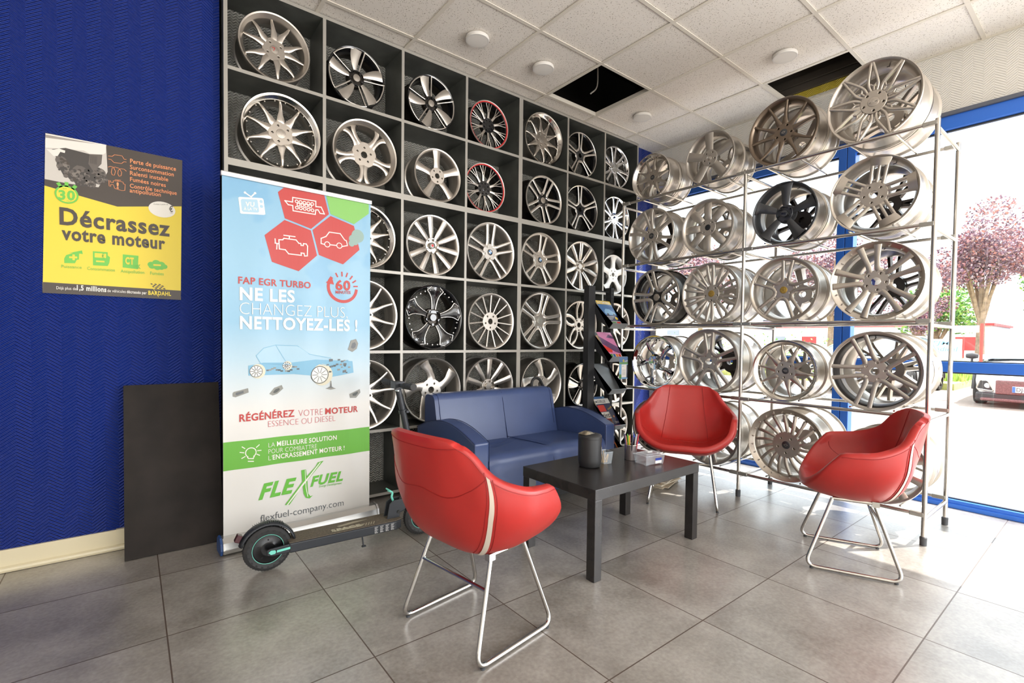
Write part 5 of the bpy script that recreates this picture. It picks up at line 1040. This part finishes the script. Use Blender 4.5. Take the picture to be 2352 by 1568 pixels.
for a, e_ in DEC['smoke']:
    for k in range(12):
        g_ = rs_.uniform(0, 6.28); r_ = abs(e_[0]-a[0]); d_ = r_*rs_.uniform(.2, 1.05); poly2(q, circ2(a[0]+d_*math.cos(g_), a[1]+d_*math.sin(g_), r_*rs_.uniform(.16, .36), 10), pz(.0016+.00001*rs_.randrange(30)), PI_[rs_.choice(('ph4', 'ph5', 'dk', 'ph4', 'smk'))])
for k in range(7): stroke2(q, [(DEC['poster_poly'][6][0][0][0]+.004+.004*k, DEC['poster_poly'][6][0][0][1]-.004), (DEC['poster_poly'][6][0][0][0]+.002+.004*k, DEC['poster_poly'][6][0][0][1]-.045)], .0008, pz(.0020), PI_['ph4'])
q.obj('printed_picture', PMATS, po)
q = MB()
for p in DEC['poster_green']: poly2(q, p, pz(.0006), PI_['gr'])
for a, e_ in DEC['cloud']: poly2(q, circ2(a[0], a[1], abs(e_[0]-a[0]), 16, ry=abs(e_[0]-a[0])*.9), pz(.0006+.00002*DEC['cloud'].index([a, e_])), PI_['gr'])
for p in DEC['poster_yel']: poly2(q, p, pz(.0012), PI_['ye'])
a, e_ = DEC['watch']; r_ = (e_[0]-a[0])*.95
poly2(q, circ2(a[0], a[1], r_, 30), pz(.0024), PI_['gr']); poly2(q, circ2(a[0], a[1], r_*.84, 30), pz(.0026), PI_['ye'])
for g_ in (-.55, 0, .6): x_, z_ = a[0]+r_*1.12*math.sin(g_), a[1]+r_*1.12*math.cos(g_); stroke2(q, [(x_-.004*math.sin(g_), z_-.004*math.cos(g_)), (x_+.005*math.sin(g_), z_+.005*math.cos(g_))], .014, pz(.0024), PI_['gr'])
e = DEC['ell']; poly2(q, circ2(e[0][0], e[0][1], e[1][0]-e[0][0], 30, ry=e[0][1]-e[2][1]), pz(.0024), PI_['wh'])
f = DEC['flag']
for i in range(6):
    for j in range(4):
        def fp(s, t): return tuple((f[0][k]*(1-s)+f[1][k]*s)*(1-t)+(f[3][k]*(1-s)+f[2][k]*s)*t for k in (0, 1))
        poly2(q, [fp(i/6, j/4), fp((i+1)/6, j/4), fp((i+1)/6, (j+1)/4), fp(i/6, (j+1)/4)], pz(.0026), PI_['ye' if (i+j) % 2 else 'dk'])
stroke2(q, [f[4], f[5]], .0022, pz(.0028), PI_['ye'])
for p in DEC['poster_lines']: stroke2(q, p, .0020, pz(.0024), PI_['or'])
q.obj('printed_icons', PMATS, po)
q = MB()
for r in DEC['poster_text']: put_text(q, r[0], r[1], r[2], r[3], pz(.0030), PI_[r[4]], r[5])
q.obj('lettering', PMATS, po)

# ------------------------------------------------------------------ roll-up banner
BA = math.atan2(.03, .795)
ba = thing('roll_up_banner', 'tall blue and white roll-up banner with red hexagons', 'banner', (-.065, -.33, 0), BA)
bz = lambda d: (lambda s, z: (s, -d-.004*math.sin((s-.1)*26)*min(1, max(0, (1.93-z)/.5)), z))
c = DEC['banner_corners']
m_ban = mat('banner_fabric', srgb(232, 230, 226), .38); n, l, b = nodes(m_ban)
tcx = n.new('ShaderNodeTexCoord'); sx_ = n.new('ShaderNodeSeparateXYZ'); l.new(tcx.outputs['Object'], sx_.inputs[0])
rp_ = n.new('ShaderNodeValToRGB'); el = rp_.color_ramp.elements
l.new(mth(n, l, 'MULTIPLY', sx_.outputs['Z'], .5), rp_.inputs[0])
el[0].position = .36; el[0].color = srgb(214, 212, 208); el[1].position = .50; el[1].color = srgb(166, 192, 206)
for ps, cc in ((.60, (130, 174, 200)), (.75, (136, 178, 202)), (.95, (126, 172, 200))): x_ = el.new(ps); x_.color = srgb(*cc)
vn = n.new('ShaderNodeTexNoise'); vn.inputs['Scale'].default_value = 4.5; l.new(tcx.outputs['Object'], vn.inputs['Vector'])
vm_ = n.new('ShaderNodeMix'); vm_.data_type = 'RGBA'; vr = n.new('ShaderNodeMapRange'); vr.inputs['From Min'].default_value = .52; vr.inputs['From Max'].default_value = .60
l.new(vn.outputs[0], vr.inputs['Value']); vz = n.new('ShaderNodeMapRange'); vz.inputs['From Min'].default_value = 1.15; vz.inputs['From Max'].default_value = 1.4; l.new(sx_.outputs['Z'], vz.inputs['Value'])
l.new(mth(n, l, 'MULTIPLY', mth(n, l, 'MULTIPLY', vr.outputs[0], vz.outputs[0]), .35), vm_.inputs['Factor']); l.new(rp_.outputs[0], vm_.inputs['A']); vm_.inputs['B'].default_value = srgb(92, 152, 194)
l.new(vm_.outputs['Result'], b.inputs['Base Color'])
P = [[bz(0)(.002+.792*i/60, .05+(1.942-.05)*j/24) for i in range(61)] for j in range(25)]
q = MB(); q.grid(P); q.obj('printed_sheet', m_ban, ba)
q = MB()
def dense(p, st=.03):
    o_ = []
    for i in range(len(p)):
        a_, b_ = p[i], p[(i+1) % len(p)]; k_ = max(1, int(math.hypot(b_[0]-a_[0], b_[1]-a_[1])/st)); o_ += [(a_[0]+(b_[0]-a_[0])*t/k_, a_[1]+(b_[1]-a_[1])*t/k_) for t in range(k_)]
    return o_
def strip_poly(q, pts, d, mi):
    """polygon cut into narrow columns so that it follows the wavy sheet"""
    bm_ = bmesh.new(); vs = [bm_.verts.new((p[0], p[1], 0)) for p in pts]; bm_.faces.new(vs)
    x0 = min(p[0] for p in pts); x1 = max(p[0] for p in pts); x = math.ceil(x0/.02)*.02
    while x < x1:
        bmesh.ops.bisect_plane(bm_, geom=bm_.verts[:]+bm_.edges[:]+bm_.faces[:], plane_co=(x, 0, 0), plane_no=(1, 0, 0)); x += .02
    bm_.verts.index_update(); q.add([bz(d)(v.co.x, v.co.y) for v in bm_.verts], [tuple(v.index for v in f_.verts) for f_ in bm_.faces], mi); bm_.free()
for p, m_ in DEC['banner_hex']: strip_poly(q, [(x, min(z, 1.94)) for x, z in p], .0012, PI_[m_])
for i, (a, e_) in enumerate(DEC['banner_puff']): strip_poly(q, circ2(a[0], a[1], e_[0]-a[0], 20), .0018+.0002*i, PI_['puff'])
for p in DEC['banner_lines']: stroke2(q, dense(p, .02)[:] if False else p, .0055, bz(.0026), PI_['wh'])
for a, e_ in DEC['banner_rings']: stroke2(q, circ2(a[0], a[1], e_[0]-a[0], 12), .0042, bz(.0026), PI_['wh'], True)
q.obj('hexagon_icons', PMATS, ba)
q = MB()
tv = DEC['tv']; strip_poly(q, tv[0], .0012, PI_['wh']); q3 = MB(); strip_poly(q, tv[1], .0018, PI_['glowbl'])
for p in DEC['tvl']: stroke2(q, p, .006, bz(.0012), PI_['wh'])
for a, e_ in DEC['tvr']: strip_poly(q, circ2(a[0], a[1], e_[0]-a[0], 14), .0018, PI_['glowbl'])
for p in DEC['tvl']: strip_poly(q, circ2(p[0][0], p[0][1], .006, 10), .0014, PI_['wh'])
ar = DEC['arrow']; R_ = math.hypot(ar[1][0]-ar[0][0], ar[1][1]-ar[0][1])*.93; a0 = math.radians(-10)
stroke2(q, circ2(ar[0][0], ar[0][1], R_, 30, a0, a0-math.radians(205)), .017, bz(.0014), PI_['rd'])
poly2(q, ar[2:5], bz(.0016), PI_['rd'])
for p in DEC['ticks']: stroke2(q, p, .008, bz(.0014), PI_['rd'])
q.obj('badges', PMATS, ba)
q = MB(); strip_poly(q, DEC['band'], .0012, PI_['band']); bc = DEC['bulb']
stroke2(q, circ2(bc[0][0], bc[0][1]+.006, bc[1][0]-bc[0][0], 20, -1.0, PI+1.0), .0045, bz(.0022), PI_['wh'])
for i in (2, 4): stroke2(q, [bc[i], bc[i+1]], .005, bz(.0022), PI_['wh'])
for s_ in (-1, 1): stroke2(q, [(bc[0][0]+s_*.016, bc[0][1]-.018), (bc[0][0]+s_*.012, bc[2][1]+.002)], .0045, bz(.0022), PI_['wh'])
for p in DEC['rays']: stroke2(q, p, .0045, bz(.0022), PI_['wh'])
q.obj('green_band', PMATS, ba)
q = MB()   # see-through car picture with its chassis
strip_poly(q, DEC['carbody'], .0012, PI_['glowbl'])
cb = DEC['carbody']; stroke2(q, cb, .003, bz(.0018), PI_['carb'], True); stroke2(q, [cb[2], ((cb[2][0]+cb[3][0])/2, cb[-1][1])], .003, bz(.0018), PI_['carb'])
strip_poly(q, DEC['carb'][0], .0020, PI_['carb'])
for (a, e_), k_ in zip(DEC['carw'], (1, 1, .7)):
    r_ = e_[0]-a[0]; strip_poly(q, circ2(a[0]+r_*.25, a[1], r_, 20, ry=r_*1.05), .0024, PI_['tyrec']); strip_poly(q, circ2(a[0], a[1], r_*.86, 20), .0028, PI_['blk']); strip_poly(q, circ2(a[0], a[1], r_*.78, 20), .0030, PI_['wh'])
    for i in range(10): g_ = 2*PI*i/10; stroke2(q, [(a[0]+r_*.2*math.cos(g_), a[1]+r_*.2*math.sin(g_)), (a[0]+r_*.7*math.cos(g_), a[1]+r_*.7*math.sin(g_))], .0035, bz(.0034), PI_['gy'])
a, e_ = DEC['carw'][1]
for i in range(26):
    x_, z_ = a[0]+.065+random.uniform(-.03, .10), a[1]+random.uniform(-.0, .085); w_ = random.uniform(.008, .022); strip_poly(q, [(x_, z_), (x_+w_, z_+.002), (x_+w_, z_+w_*.7), (x_, z_+w_*.7)], .0026+.00004*i, PI_[random.choice(('blk', 'gy', 'parts', 'carb'))])
a, e_ = DEC['carw'][0]
for i in range(14):
    x_, z_ = a[0]+.05+.012*i, a[1]+random.uniform(-.01, .02); strip_poly(q, [(x_, z_), (x_+.014, z_), (x_+.014, z_+.008), (x_, z_+.008)], .0026+.00004*i, PI_[random.choice(('blk', 'parts', 'gy'))])
for i, (p, m_) in enumerate(DEC['parts']): strip_poly(q, p, .0022, PI_['parts']); strip_poly(q, [(sum(v[0] for v in p)/len(p)+(v[0]-sum(w[0] for w in p)/len(p))*.5, sum(v[1] for v in p)/len(p)+(v[1]-sum(w[1] for w in p)/len(p))*.5) for v in p], .0028, PI_['blk' if i % 2 else 'gy'])
q.obj('car_picture', PMATS, ba)
q = MB()
for r in DEC['banner_text']: put_text(q, r[0], r[1], r[2], r[3], bz(.0030), PI_[r[4] if r[4] != 'gr' else 'gr2'], r[5], r[6] if len(r) > 6 else 0)
for p in DEC['X']: strip_poly(q, p, .0036, PI_['gr2'])
for p in DEC['Xw']: strip_poly(q, p, .0042, PI_['wh'])
q.obj('lettering', PMATS, ba)
m_al2 = met('banner_aluminium', (206, 206, 204), .28, .85)
MB().box((-.004, -.010, 1.937), (.800, .012, 1.962)).obj('top_rail', m_alu, ba, bevel=.004)
pr = [(-.045, .006), (-.052, .03), (-.045, .065), (-.022, .086), (.02, .090), (.05, .07), (.058, .03), (.05, .004)]
MB().prism([(-.008, y, z) for y, z in pr], (.834, 0, 0)).obj('base_cassette', m_al2, ba, bevel=.006)
MB().box((-.0, -.054, .03), (.82, -.0505, .034)).obj('cassette_groove', m_al2, ba)
for x_, s_ in ((-.008, -1), (.826, 1)): MB().prism([(x_, y*1.04, z*1.04) for y, z in pr], (s_*.012, 0, 0)).obj('end_cap', mat('cap_blue', srgb(38, 70, 122), .4) if s_ < 0 else m_alu, ba, bevel=.003)
MB().cyl((.40, .035, .07), (.40, .015, 1.945), .008, 8).obj('support_pole', m_alu, ba)
# ------------------------------------------------------------------ outside: yard, street, cars, trees
ZG = -.15
m_ground = mat('bright_paving', srgb(142, 128, 118), .85, noise=(14, .10)); n, l, b = nodes(m_ground)
for n_ in n:
    if n_.type == 'TEX_NOISE': n_.inputs['Detail'].default_value = 8
m_grass = mat('dry_grass', srgb(196, 200, 120), .9, noise=(5, .2)); m_concrete = mat('concrete', srgb(222, 218, 210), .85, noise=(3, .08))
struct('ground_outside', MB().box((XW+.09, -60, ZG-.1), (120, 70, ZG)), m_ground)
struct('kerb_outside', MB().box((XW+.07, -20, ZG), (XW+1.0, 12, ZG+.10)), m_concrete)
struct('verge', MB().box((17.5, -.2, ZG), (26, 30, ZG+.18)).box((20, -14, ZG), (26, -2.6, ZG+.12)), m_grass)
rnd = random.Random(3)
# tufts of tall grass: nobody could count them
q = MB()
for k in range(7000):
    if rnd.random() < .6: x, y = rnd.uniform(18.6, 20.8), rnd.uniform(-.2, 4.5)
    else: x, y = rnd.uniform(18.6, 20.3), rnd.uniform(4.5, 11)
    h = rnd.uniform(.25, .75); a = rnd.uniform(0, 6.28); w = rnd.uniform(.010, .024); lx, ly = rnd.uniform(-.15, .15), rnd.uniform(-.15, .15)
    q.add([(x-w*math.cos(a), y-w*math.sin(a), ZG+.1), (x+w*math.cos(a), y+w*math.sin(a), ZG+.1), (x+lx, y+ly, ZG+.18+h)], [(0, 1, 2)], k % 2)
tag(q.obj('tall_grass', [mat('grass_blade', srgb(190, 196, 110), .8), mat('grass_blade_green', srgb(140, 176, 84), .8)]), 'tall pale grass growing on the verge beyond the car park', 'grass', kind='stuff')
m_bark = mat('bark', srgb(150, 128, 106), .9, noise=(6, .3))
def tree(label, x, y, crown, leafcols, trunk_h, nleaf=2600, size=.13, name='tree', seed=1, group='trees across the street', multi=False):
    r = random.Random(seed); t = thing(name, label, 'tree', (x, y, ZG), 0, group)
    zc = crown[2]
    q = MB(); q.tube([(0, 0, 0), (.04, .02, trunk_h*.5), (-.03, .0, trunk_h), (0.05, .05, zc)], .16, 8, rs=[.19, .15, .13, .06])
    for k in range(7):
        a = 6.28*k/7+r.uniform(-.3, .3); q.tube([(0, 0, trunk_h*r.uniform(.75, 1.05)), (crown[0]*.35*math.cos(a), crown[0]*.35*math.sin(a), zc-crown[1]*.3+r.uniform(-.2, .2)), (crown[0]*.7*math.cos(a), crown[0]*.7*math.sin(a), zc+r.uniform(-.3, .5))], .06, 6, rs=[.08, .05, .015])
    q.obj('trunk', m_bark, t)
    blobs = [(r.gauss(0, crown[0]*.42), r.gauss(0, crown[0]*.42), zc+r.gauss(0, crown[1]*.42), r.uniform(.3, .55)*crown[0]) for _ in range(16)]
    q = MB()
    for k in range(nleaf):
        bx, by, bz_, br = blobs[r.randrange(16)]
        while True:
            d = Vector((r.uniform(-1, 1), r.uniform(-1, 1), r.uniform(-1, 1)))
            if .3 < d.length < 1: break
        p = Vector((bx, by, bz_))+d*br; s_ = size*r.uniform(.6, 1.3)
        u_ = Vector((r.uniform(-1, 1), r.uniform(-1, 1), r.uniform(-1, 1))).normalized(); v_ = u_.cross(Vector((r.uniform(-1, 1), r.uniform(-1, 1), r.uniform(-1, 1)))).normalized()
        q.add([p-u_*s_, p+v_*s_*.6, p+u_*s_, p-v_*s_*.6], [(0, 1, 2, 3)], r.randrange(len(leafcols)))
    q.obj('crown', leafcols, t); return t
def leaf(n_, c_): return mat(n_, srgb(*c_), .7)
PL1 = [leaf('plum_leaf', (138, 104, 122)), leaf('plum_leaf_red', (182, 124, 124)), leaf('plum_leaf_pale', (176, 152, 162)), leaf('plum_leaf_dark', (112, 88, 108))]
GL = [leaf('green_leaf', (120, 170, 84)), leaf('green_leaf_pale', (168, 204, 100)), leaf('green_leaf_dark', (84, 134, 76))]
tree('tall plum-leaved tree with a forked trunk behind the parked car', 29.3, .95, (1.9, 1.35, 5.0), PL1, 2.6, 14000, .065, seed=4)
tree('broad green tree beside the tall plum-leaved tree', 36.5, -2.4, (2.7, 1.7, 4.9), GL, 2.2, 9000, .10, seed=7)
tree('small plum-leaved tree nearer the building, low crown', 31.5, 3.6, (1.3, .75, 3.0), PL1, 1.4, 5000, .06, seed=9)
tree('light green tree showing behind the plum-leaved trees', 36.5, 3.8, (2.3, 1.4, 3.4), GL, 1.5, 6000, .09, seed=11)
tree('plum-leaved shrub tree beyond the parked car roof', 29.5, -2.45, (.9, .5, 2.4), PL1, 1.2, 3000, .05, seed=13)
tree('plum-leaved tree seen through the middle of the wheel rack', 26.5, 12.8, (2.3, 1.4, 5.0), PL1, 2.4, 9000, .08, seed=15)
tree('plum-leaved tree seen between the wheels next to the blue mullion', 29.5, 6.9, (2.2, 1.4, 5.2), PL1, 2.4, 8000, .08, seed=17)
# hedge
q = MB(); r = random.Random(5)
for k in range(7000):
    p = Vector((22.6+r.gauss(0, .45), r.uniform(4.5, 15), ZG+.1+abs(r.gauss(0, .55)))); s_ = r.uniform(.03, .07); u_ = Vector((r.uniform(-1, 1), r.uniform(-1, 1), r.uniform(-1, 1))).normalized(); v_ = u_.cross(Vector((0, .3, 1))).normalized()
    q.add([p-u_*s_, p+v_*s_*.6, p+u_*s_, p-v_*s_*.6], [(0, 1, 2, 3)], k % 3)
tag(q.obj('hedge', GL), 'low light green hedge beyond the car park seen under the wheels', 'hedge')
# buildings far behind
m_bw = mat('pale_cladding', srgb(226, 228, 230), .7); m_bb = mat('blue_grey_cladding', srgb(190, 206, 216), .7); m_br = mat('red_trim', srgb(190, 70, 70), .6); m_win = mat('far_window', srgb(150, 160, 170), .3)
def building(label, x0, x1, y0, y1, h, m_, redroof=False, nw=5, dr=None):
    t = thing('low_building', label, 'building', ((x0+x1)/2, (y0+y1)/2, ZG), 0, 'buildings across the street')
    a, b_ = (x1-x0)/2, (y1-y0)/2
    MB().box((-a, -b_, 0), (a, b_, h)).obj('walls', m_, t)
    MB().box((-a-.15, -b_-.15, h), (a+.15, b_+.15, h+.16)).obj('roof_edge', m_br if redroof else m_bb, t)
    for k in range(nw):
        y = -b_+(k+.5)*2*b_/nw; MB().box((-a-.04, y-b_/nw*.45, h*.35), (-a, y+b_/nw*.45, h*.7)).obj('window', m_win if k % 2 else (dr or m_win), t)
building('pale low building with red trim across the street', 44, 52, 2.5, 17, 2.55, m_bw, True, 6, m_br)
building('blue-grey shed behind the green tree', 46, 56, -14, .2, 2.9, m_bb, False, 4)
building('long white building seen through the left half of the wheel rack', 40, 50, 19, 44, 3.3, m_bw, False, 8)
# signs
t = thing('street_sign', 'blank white street sign on a dark red post by the trees', 'sign', (24.0, .18, ZG))
MB().cyl((0, 0, 0), (0, 0, 2.05), .05, 10).obj('post', m_br, t); MB().box((-.03, .07, 1.72), (.03, .78, 1.98)).obj('panel', mat('sign_white', srgb(240, 238, 236), .5), t, bevel=.02)
t = thing('company_sign', 'white sign reading FJM Médical across the street', 'sign', (27.0, 1.80, ZG))
q = MB().box((-.03, -.62, .85), (.03, .62, 1.50)); q.obj('panel', mat('sign_white', (1, 1, 1)), t)
for s_ in (-.66, .66): MB().cyl((0, s_, 0), (0, s_, 1.6), .03, 8).obj('post', m_br, t)
q = MB(); t3 = lambda x, z: (-.033, -x, z); put_text(q, 'FJM', (-.35, 1.25), (.25, 1.25), .16, t3, 0, .01, .2); put_text(q, 'Médical', (-.48, .98), (.5, .98), .19, t3, 0, .01, .2); q.obj('lettering', mat('sign_blue', srgb(120, 160, 205), .5), t)
t = thing('road_sign', 'white and blue square road sign at the right edge', 'sign', (18.0, -2.05, ZG))
MB().cyl((0, 0, 0), (0, 0, 2.2), .03, 8).obj('post', m_alu, t); MB().box((-.02, -.28, 1.62), (.02, .28, 2.16)).obj('panel', mat('sign_white', (1, 1, 1)), t, bevel=.01)
MB().box((-.028, -.22, 1.68), (-.02, .22, 2.10)).obj('blue_field', mat('road_sign_blue', srgb(50, 120, 210), .5), t)
for k in range(2): tag(MB().box((-.2, -.2, 0), (.2, .2, .62)).box((-.24, -.24, .62), (.24, .24, .70)).obj('gate_pillar', mat('pale_stone', srgb(214, 200, 180), .8), loc=(31+.4*k, -.55-1.35*k, ZG), bevel=.01), 'short stone pillar under the trees, %s of the pair' % ('nearer the plum tree' if k == 0 else 'nearer the car roof'), 'pillar', 'stone gate pillars')

# cars: lofted body, greenhouse, wheels
m_cg = mat('car_glass', srgb(140, 160, 174), .08, .0, coat=.5); m_cbk = mat('car_black_trim', srgb(52, 48, 50), .5); m_grl = mat('car_grille', srgb(120, 78, 78), .5, noise=(60, .3)); m_lamp = mat('headlamp', srgb(235, 238, 240), .1, .3)
def car(label, x, y, ang, body, style='hatch', detail=False, group='cars parked outside'):
    t = thing('parked_car', label, 'car', (x, y, ZG), ang, group)
    # local +x is forward; sections: x, half width, z low, z shoulder
    L2 = 2.15
    if style == 'van': sec = [(-2.1,.80,.30,1.05),(-1.9,.88,.22,1.12),(-1,.90,.2,1.12),(.4,.90,.2,1.10),(1.2,.89,.2,1.02),(1.85,.84,.22,.90),(2.12,.70,.30,.72)]; top = [(-2.0,.74,1.05),(-1.95,.72,1.78),(-1,.74,1.84),(.2,.74,1.80),(.7,.72,1.66),(1.35,.76,1.04)]
    else: sec = [(-2.15,.66,.35,.86),(-1.98,.82,.24,.95),(-1.1,.90,.2,.97),(.2,.91,.2,.95),(1.0,.90,.2,.92),(1.65,.86,.2,.84),(2.0,.76,.22,.74),(2.15,.58,.30,.62)]; top = [(-1.95,.70,.94),(-1.55,.64,1.30),(-.8,.62,1.44),(.0,.62,1.44),(.45,.64,1.36),(1.15,.74,.94)]
    def ring(x_, w_, z0, z1):
        m_ = (z0+z1)/2; pts = [(-.86*w_, z0), (-.97*w_, z0+.12), (-w_, m_), (-.97*w_, z1-.10), (-.84*w_, z1-.01), (-.4*w_, z1+.03), (0, z1+.04)]
        pts = pts+[(-a, b_) for a, b_ in pts[-2::-1]]; return [(x_, a, b_) for a, b_ in pts]
    S2 = crom([tuple(s_) for s_ in sec], 3); R_ = [ring(*s_) for s_ in S2]
    q = MB(); q.grid([r_+[r_[0]] for r_ in R_]); q.add(R_[0], [tuple(range(len(R_[0])))]); q.add(R_[-1], [tuple(range(len(R_[0])))[::-1]]); bo = q.obj('body', body, t, angle=60)
    def tr(x_, w_, z): return [(x_, -w_-.05*(z < 1.1), z-.0), (x_, -w_*.9, z+.035), (x_, 0, z+.05), (x_, w_*.9, z+.035), (x_, w_+.05*(z < 1.1), z)]
    # greenhouse: roof strip, side glass and screens
    TT = crom(top, 3); zb = .92 if style != 'van' else 1.05
    q = MB(); q.grid([tr(*p) for p in TT[2:-4]]); q.obj('roof', body, t, angle=60)
    q = MB()
    for s_ in (-1, 1): q.grid([[(p[0], s_*(p[1]+.0), p[2]), (p[0]*1.0, s_*.80, zb)] for p in TT], smooth=False)
    q.grid([tr(*p) for p in TT[:3]]); q.grid([tr(*p) for p in TT[-5:]]); q.obj('windows', m_cg, t)
    q = MB()
    for s_ in (-1, 1):
        for k in (3, 8, len(TT)-5): p = TT[k]; q.tube([(p[0], s_*(p[1]+.005), p[2]), (p[0]+(.0 if k < 9 else .1), s_*.81, zb)], .028, 6)
        q.tube([(p[0], s_*(p[1]+.01), p[2]+.02) for p in TT], .022, 6)
    q.obj('pillars', body if style == 'van' else m_cbk if False else body, t)
    for x_ in (-1.3, 1.32):
        for s_ in (-1, 1):
            w_ = MB().lathe([(.20, -.10), (.30, -.10), (.325, -.07), (.325, .07), (.30, .10), (.20, .10)], 28, 'y'); wo_ = w_.obj('wheel', m_tyre, t, loc=(x_, s_*.80, .325))
            h_ = MB().lathe([(0, -.08), (.21, -.07), (.21, .07), (0, .08)], 20, 'y')
            for k in range(5): a = 2*PI*k/5; h_.box((-.02, -.095 if s_ < 0 else .07, 0), (.02, -.07 if s_ < 0 else .095, .2), rot=Matrix.Rotation(a, 3, 'Y'), piv=(0, 0, 0))
            h_.obj('hub_cap', m_alu, wo_)
            MB().lathe([(.34, -.02), (.40, -.02), (.40, .02), (.34, .02)], 20, 'y', closed=True, a0=0, a1=PI).obj('wheel_arch', m_cbk, t, loc=(x_, s_*.895, .325))
    for s_ in (-1, 1):
        MB().lathe([(0, -.11), (.05, -.10), (.07, 0), (.05, .10), (0, .11)], 12, 'y').box((-.03, -.02, -.16), (.02, .02, 0)).obj('door_mirror', m_cbk if detail else body, t, loc=(.85, s_*1.02, 1.02))
    zf = sec[-1]
    for s_ in (-1, 1):
        q = MB().prism([(x_, s_*a, z) for x_, a, z in [(2.13, .52, .70), (1.95, .78, .74), (1.93, .80, .62), (2.12, .56, .58)]], (.04, 0, 0)); q.obj('headlamp', m_lamp, t)
    q = MB().box((2.12, -.50, .28), (2.19, .50, .56), 0); q.obj('grille', m_grl if detail else m_cbk, t, bevel=.02)
    if detail:
        MB().box((2.02, -.80, .12), (2.17, .80, .30)).obj('bumper', m_cbk, t, bevel=.04)
        MB().box((1.98, -.72, .13), (2.20, .72, .19)).obj('splitter', m_grl, t, bevel=.02)
        for s_ in (-1, 1):
            path = round_path([(2.165, s_*.52, .33), (2.155, s_*.62, .55), (2.09, s_*.74, .55), (2.06, s_*.80, .36)], .05, 4, True)
            MB().tube(path, .014, 8, closed=True).obj('fog_lamp_surround', m_chrome, t); MB().lathe([(0, .01), (.05, .0), (.055, -.02)], 14, 'x').obj('fog_lamp', m_lamp, t, loc=(2.14, s_*.62, .44))
            q = MB().prism([(x_, s_*a, z) for x_, a, z in [(2.15, .53, .35), (2.14, .60, .53), (2.08, .73, .53), (2.05, .78, .37)]], (.012, 0, 0)); q.obj('fog_lamp_recess', m_cbk, t)
        p_ = MB().box((2.195, -.26, .33), (2.21, .26, .45)); p_ = p_.obj('number_plate', mat('plate_white', srgb(240, 240, 238), .4), t, bevel=.004)
        q = MB(); t3 = lambda x_, z: (2.2115, x_, z); put_text(q, 'DJ-500-GX', (-.20, .355), (.235, .355), .07, t3, 0, .01); poly2(q, [(-.258, .333), (-.215, .333), (-.215, .447), (-.258, .447)], t3, 1); q.obj('plate_lettering', [mat('plate_black', srgb(60, 52, 56), .5), mat('plate_blue', srgb(60, 110, 200), .5)], p_)
        q = MB(); q.tube([(1.10, -.55, .985), (.98, .10, 1.055)], .008, 5); q.tube([(1.12, .05, .99), (1.0, .60, 1.045)], .008, 5); q.obj('wipers', m_cbk, t)
    return t
m_cwh = mat('car_white', srgb(236, 236, 236), .25, coat=.4); m_csv = mat('car_silver', srgb(206, 212, 216), .3, .3, coat=.3); m_crd = mat('car_red', srgb(176, 60, 74), .3, coat=.3); m_cdk = mat('car_dark', srgb(90, 100, 116), .3, coat=.3)
car('white hatchback with a DJ-500 number plate parked facing the window', 15.6, -1.95, PI+.03, m_cwh, detail=True)
car('dark-wheeled pale car parked just left of the white hatchback', 15.9, .95, PI-.02, m_csv, detail=False)
car('white van parked at the far left beyond the glass', 16.5, 12.6, .9, m_cwh, 'van')
car('silver car parked beyond the middle of the wheel rack', 15.5, 8.1, 1.75, m_csv)
car('small white car on the road behind the grass verge', 26.9, -1.1, 1.5, m_cwh)
car('white car on the road left of the sign', 26.0, 4.6, 1.5, m_cwh)
car('red car parked far away behind the white van', 28, 19.0, 1.2, m_crd)
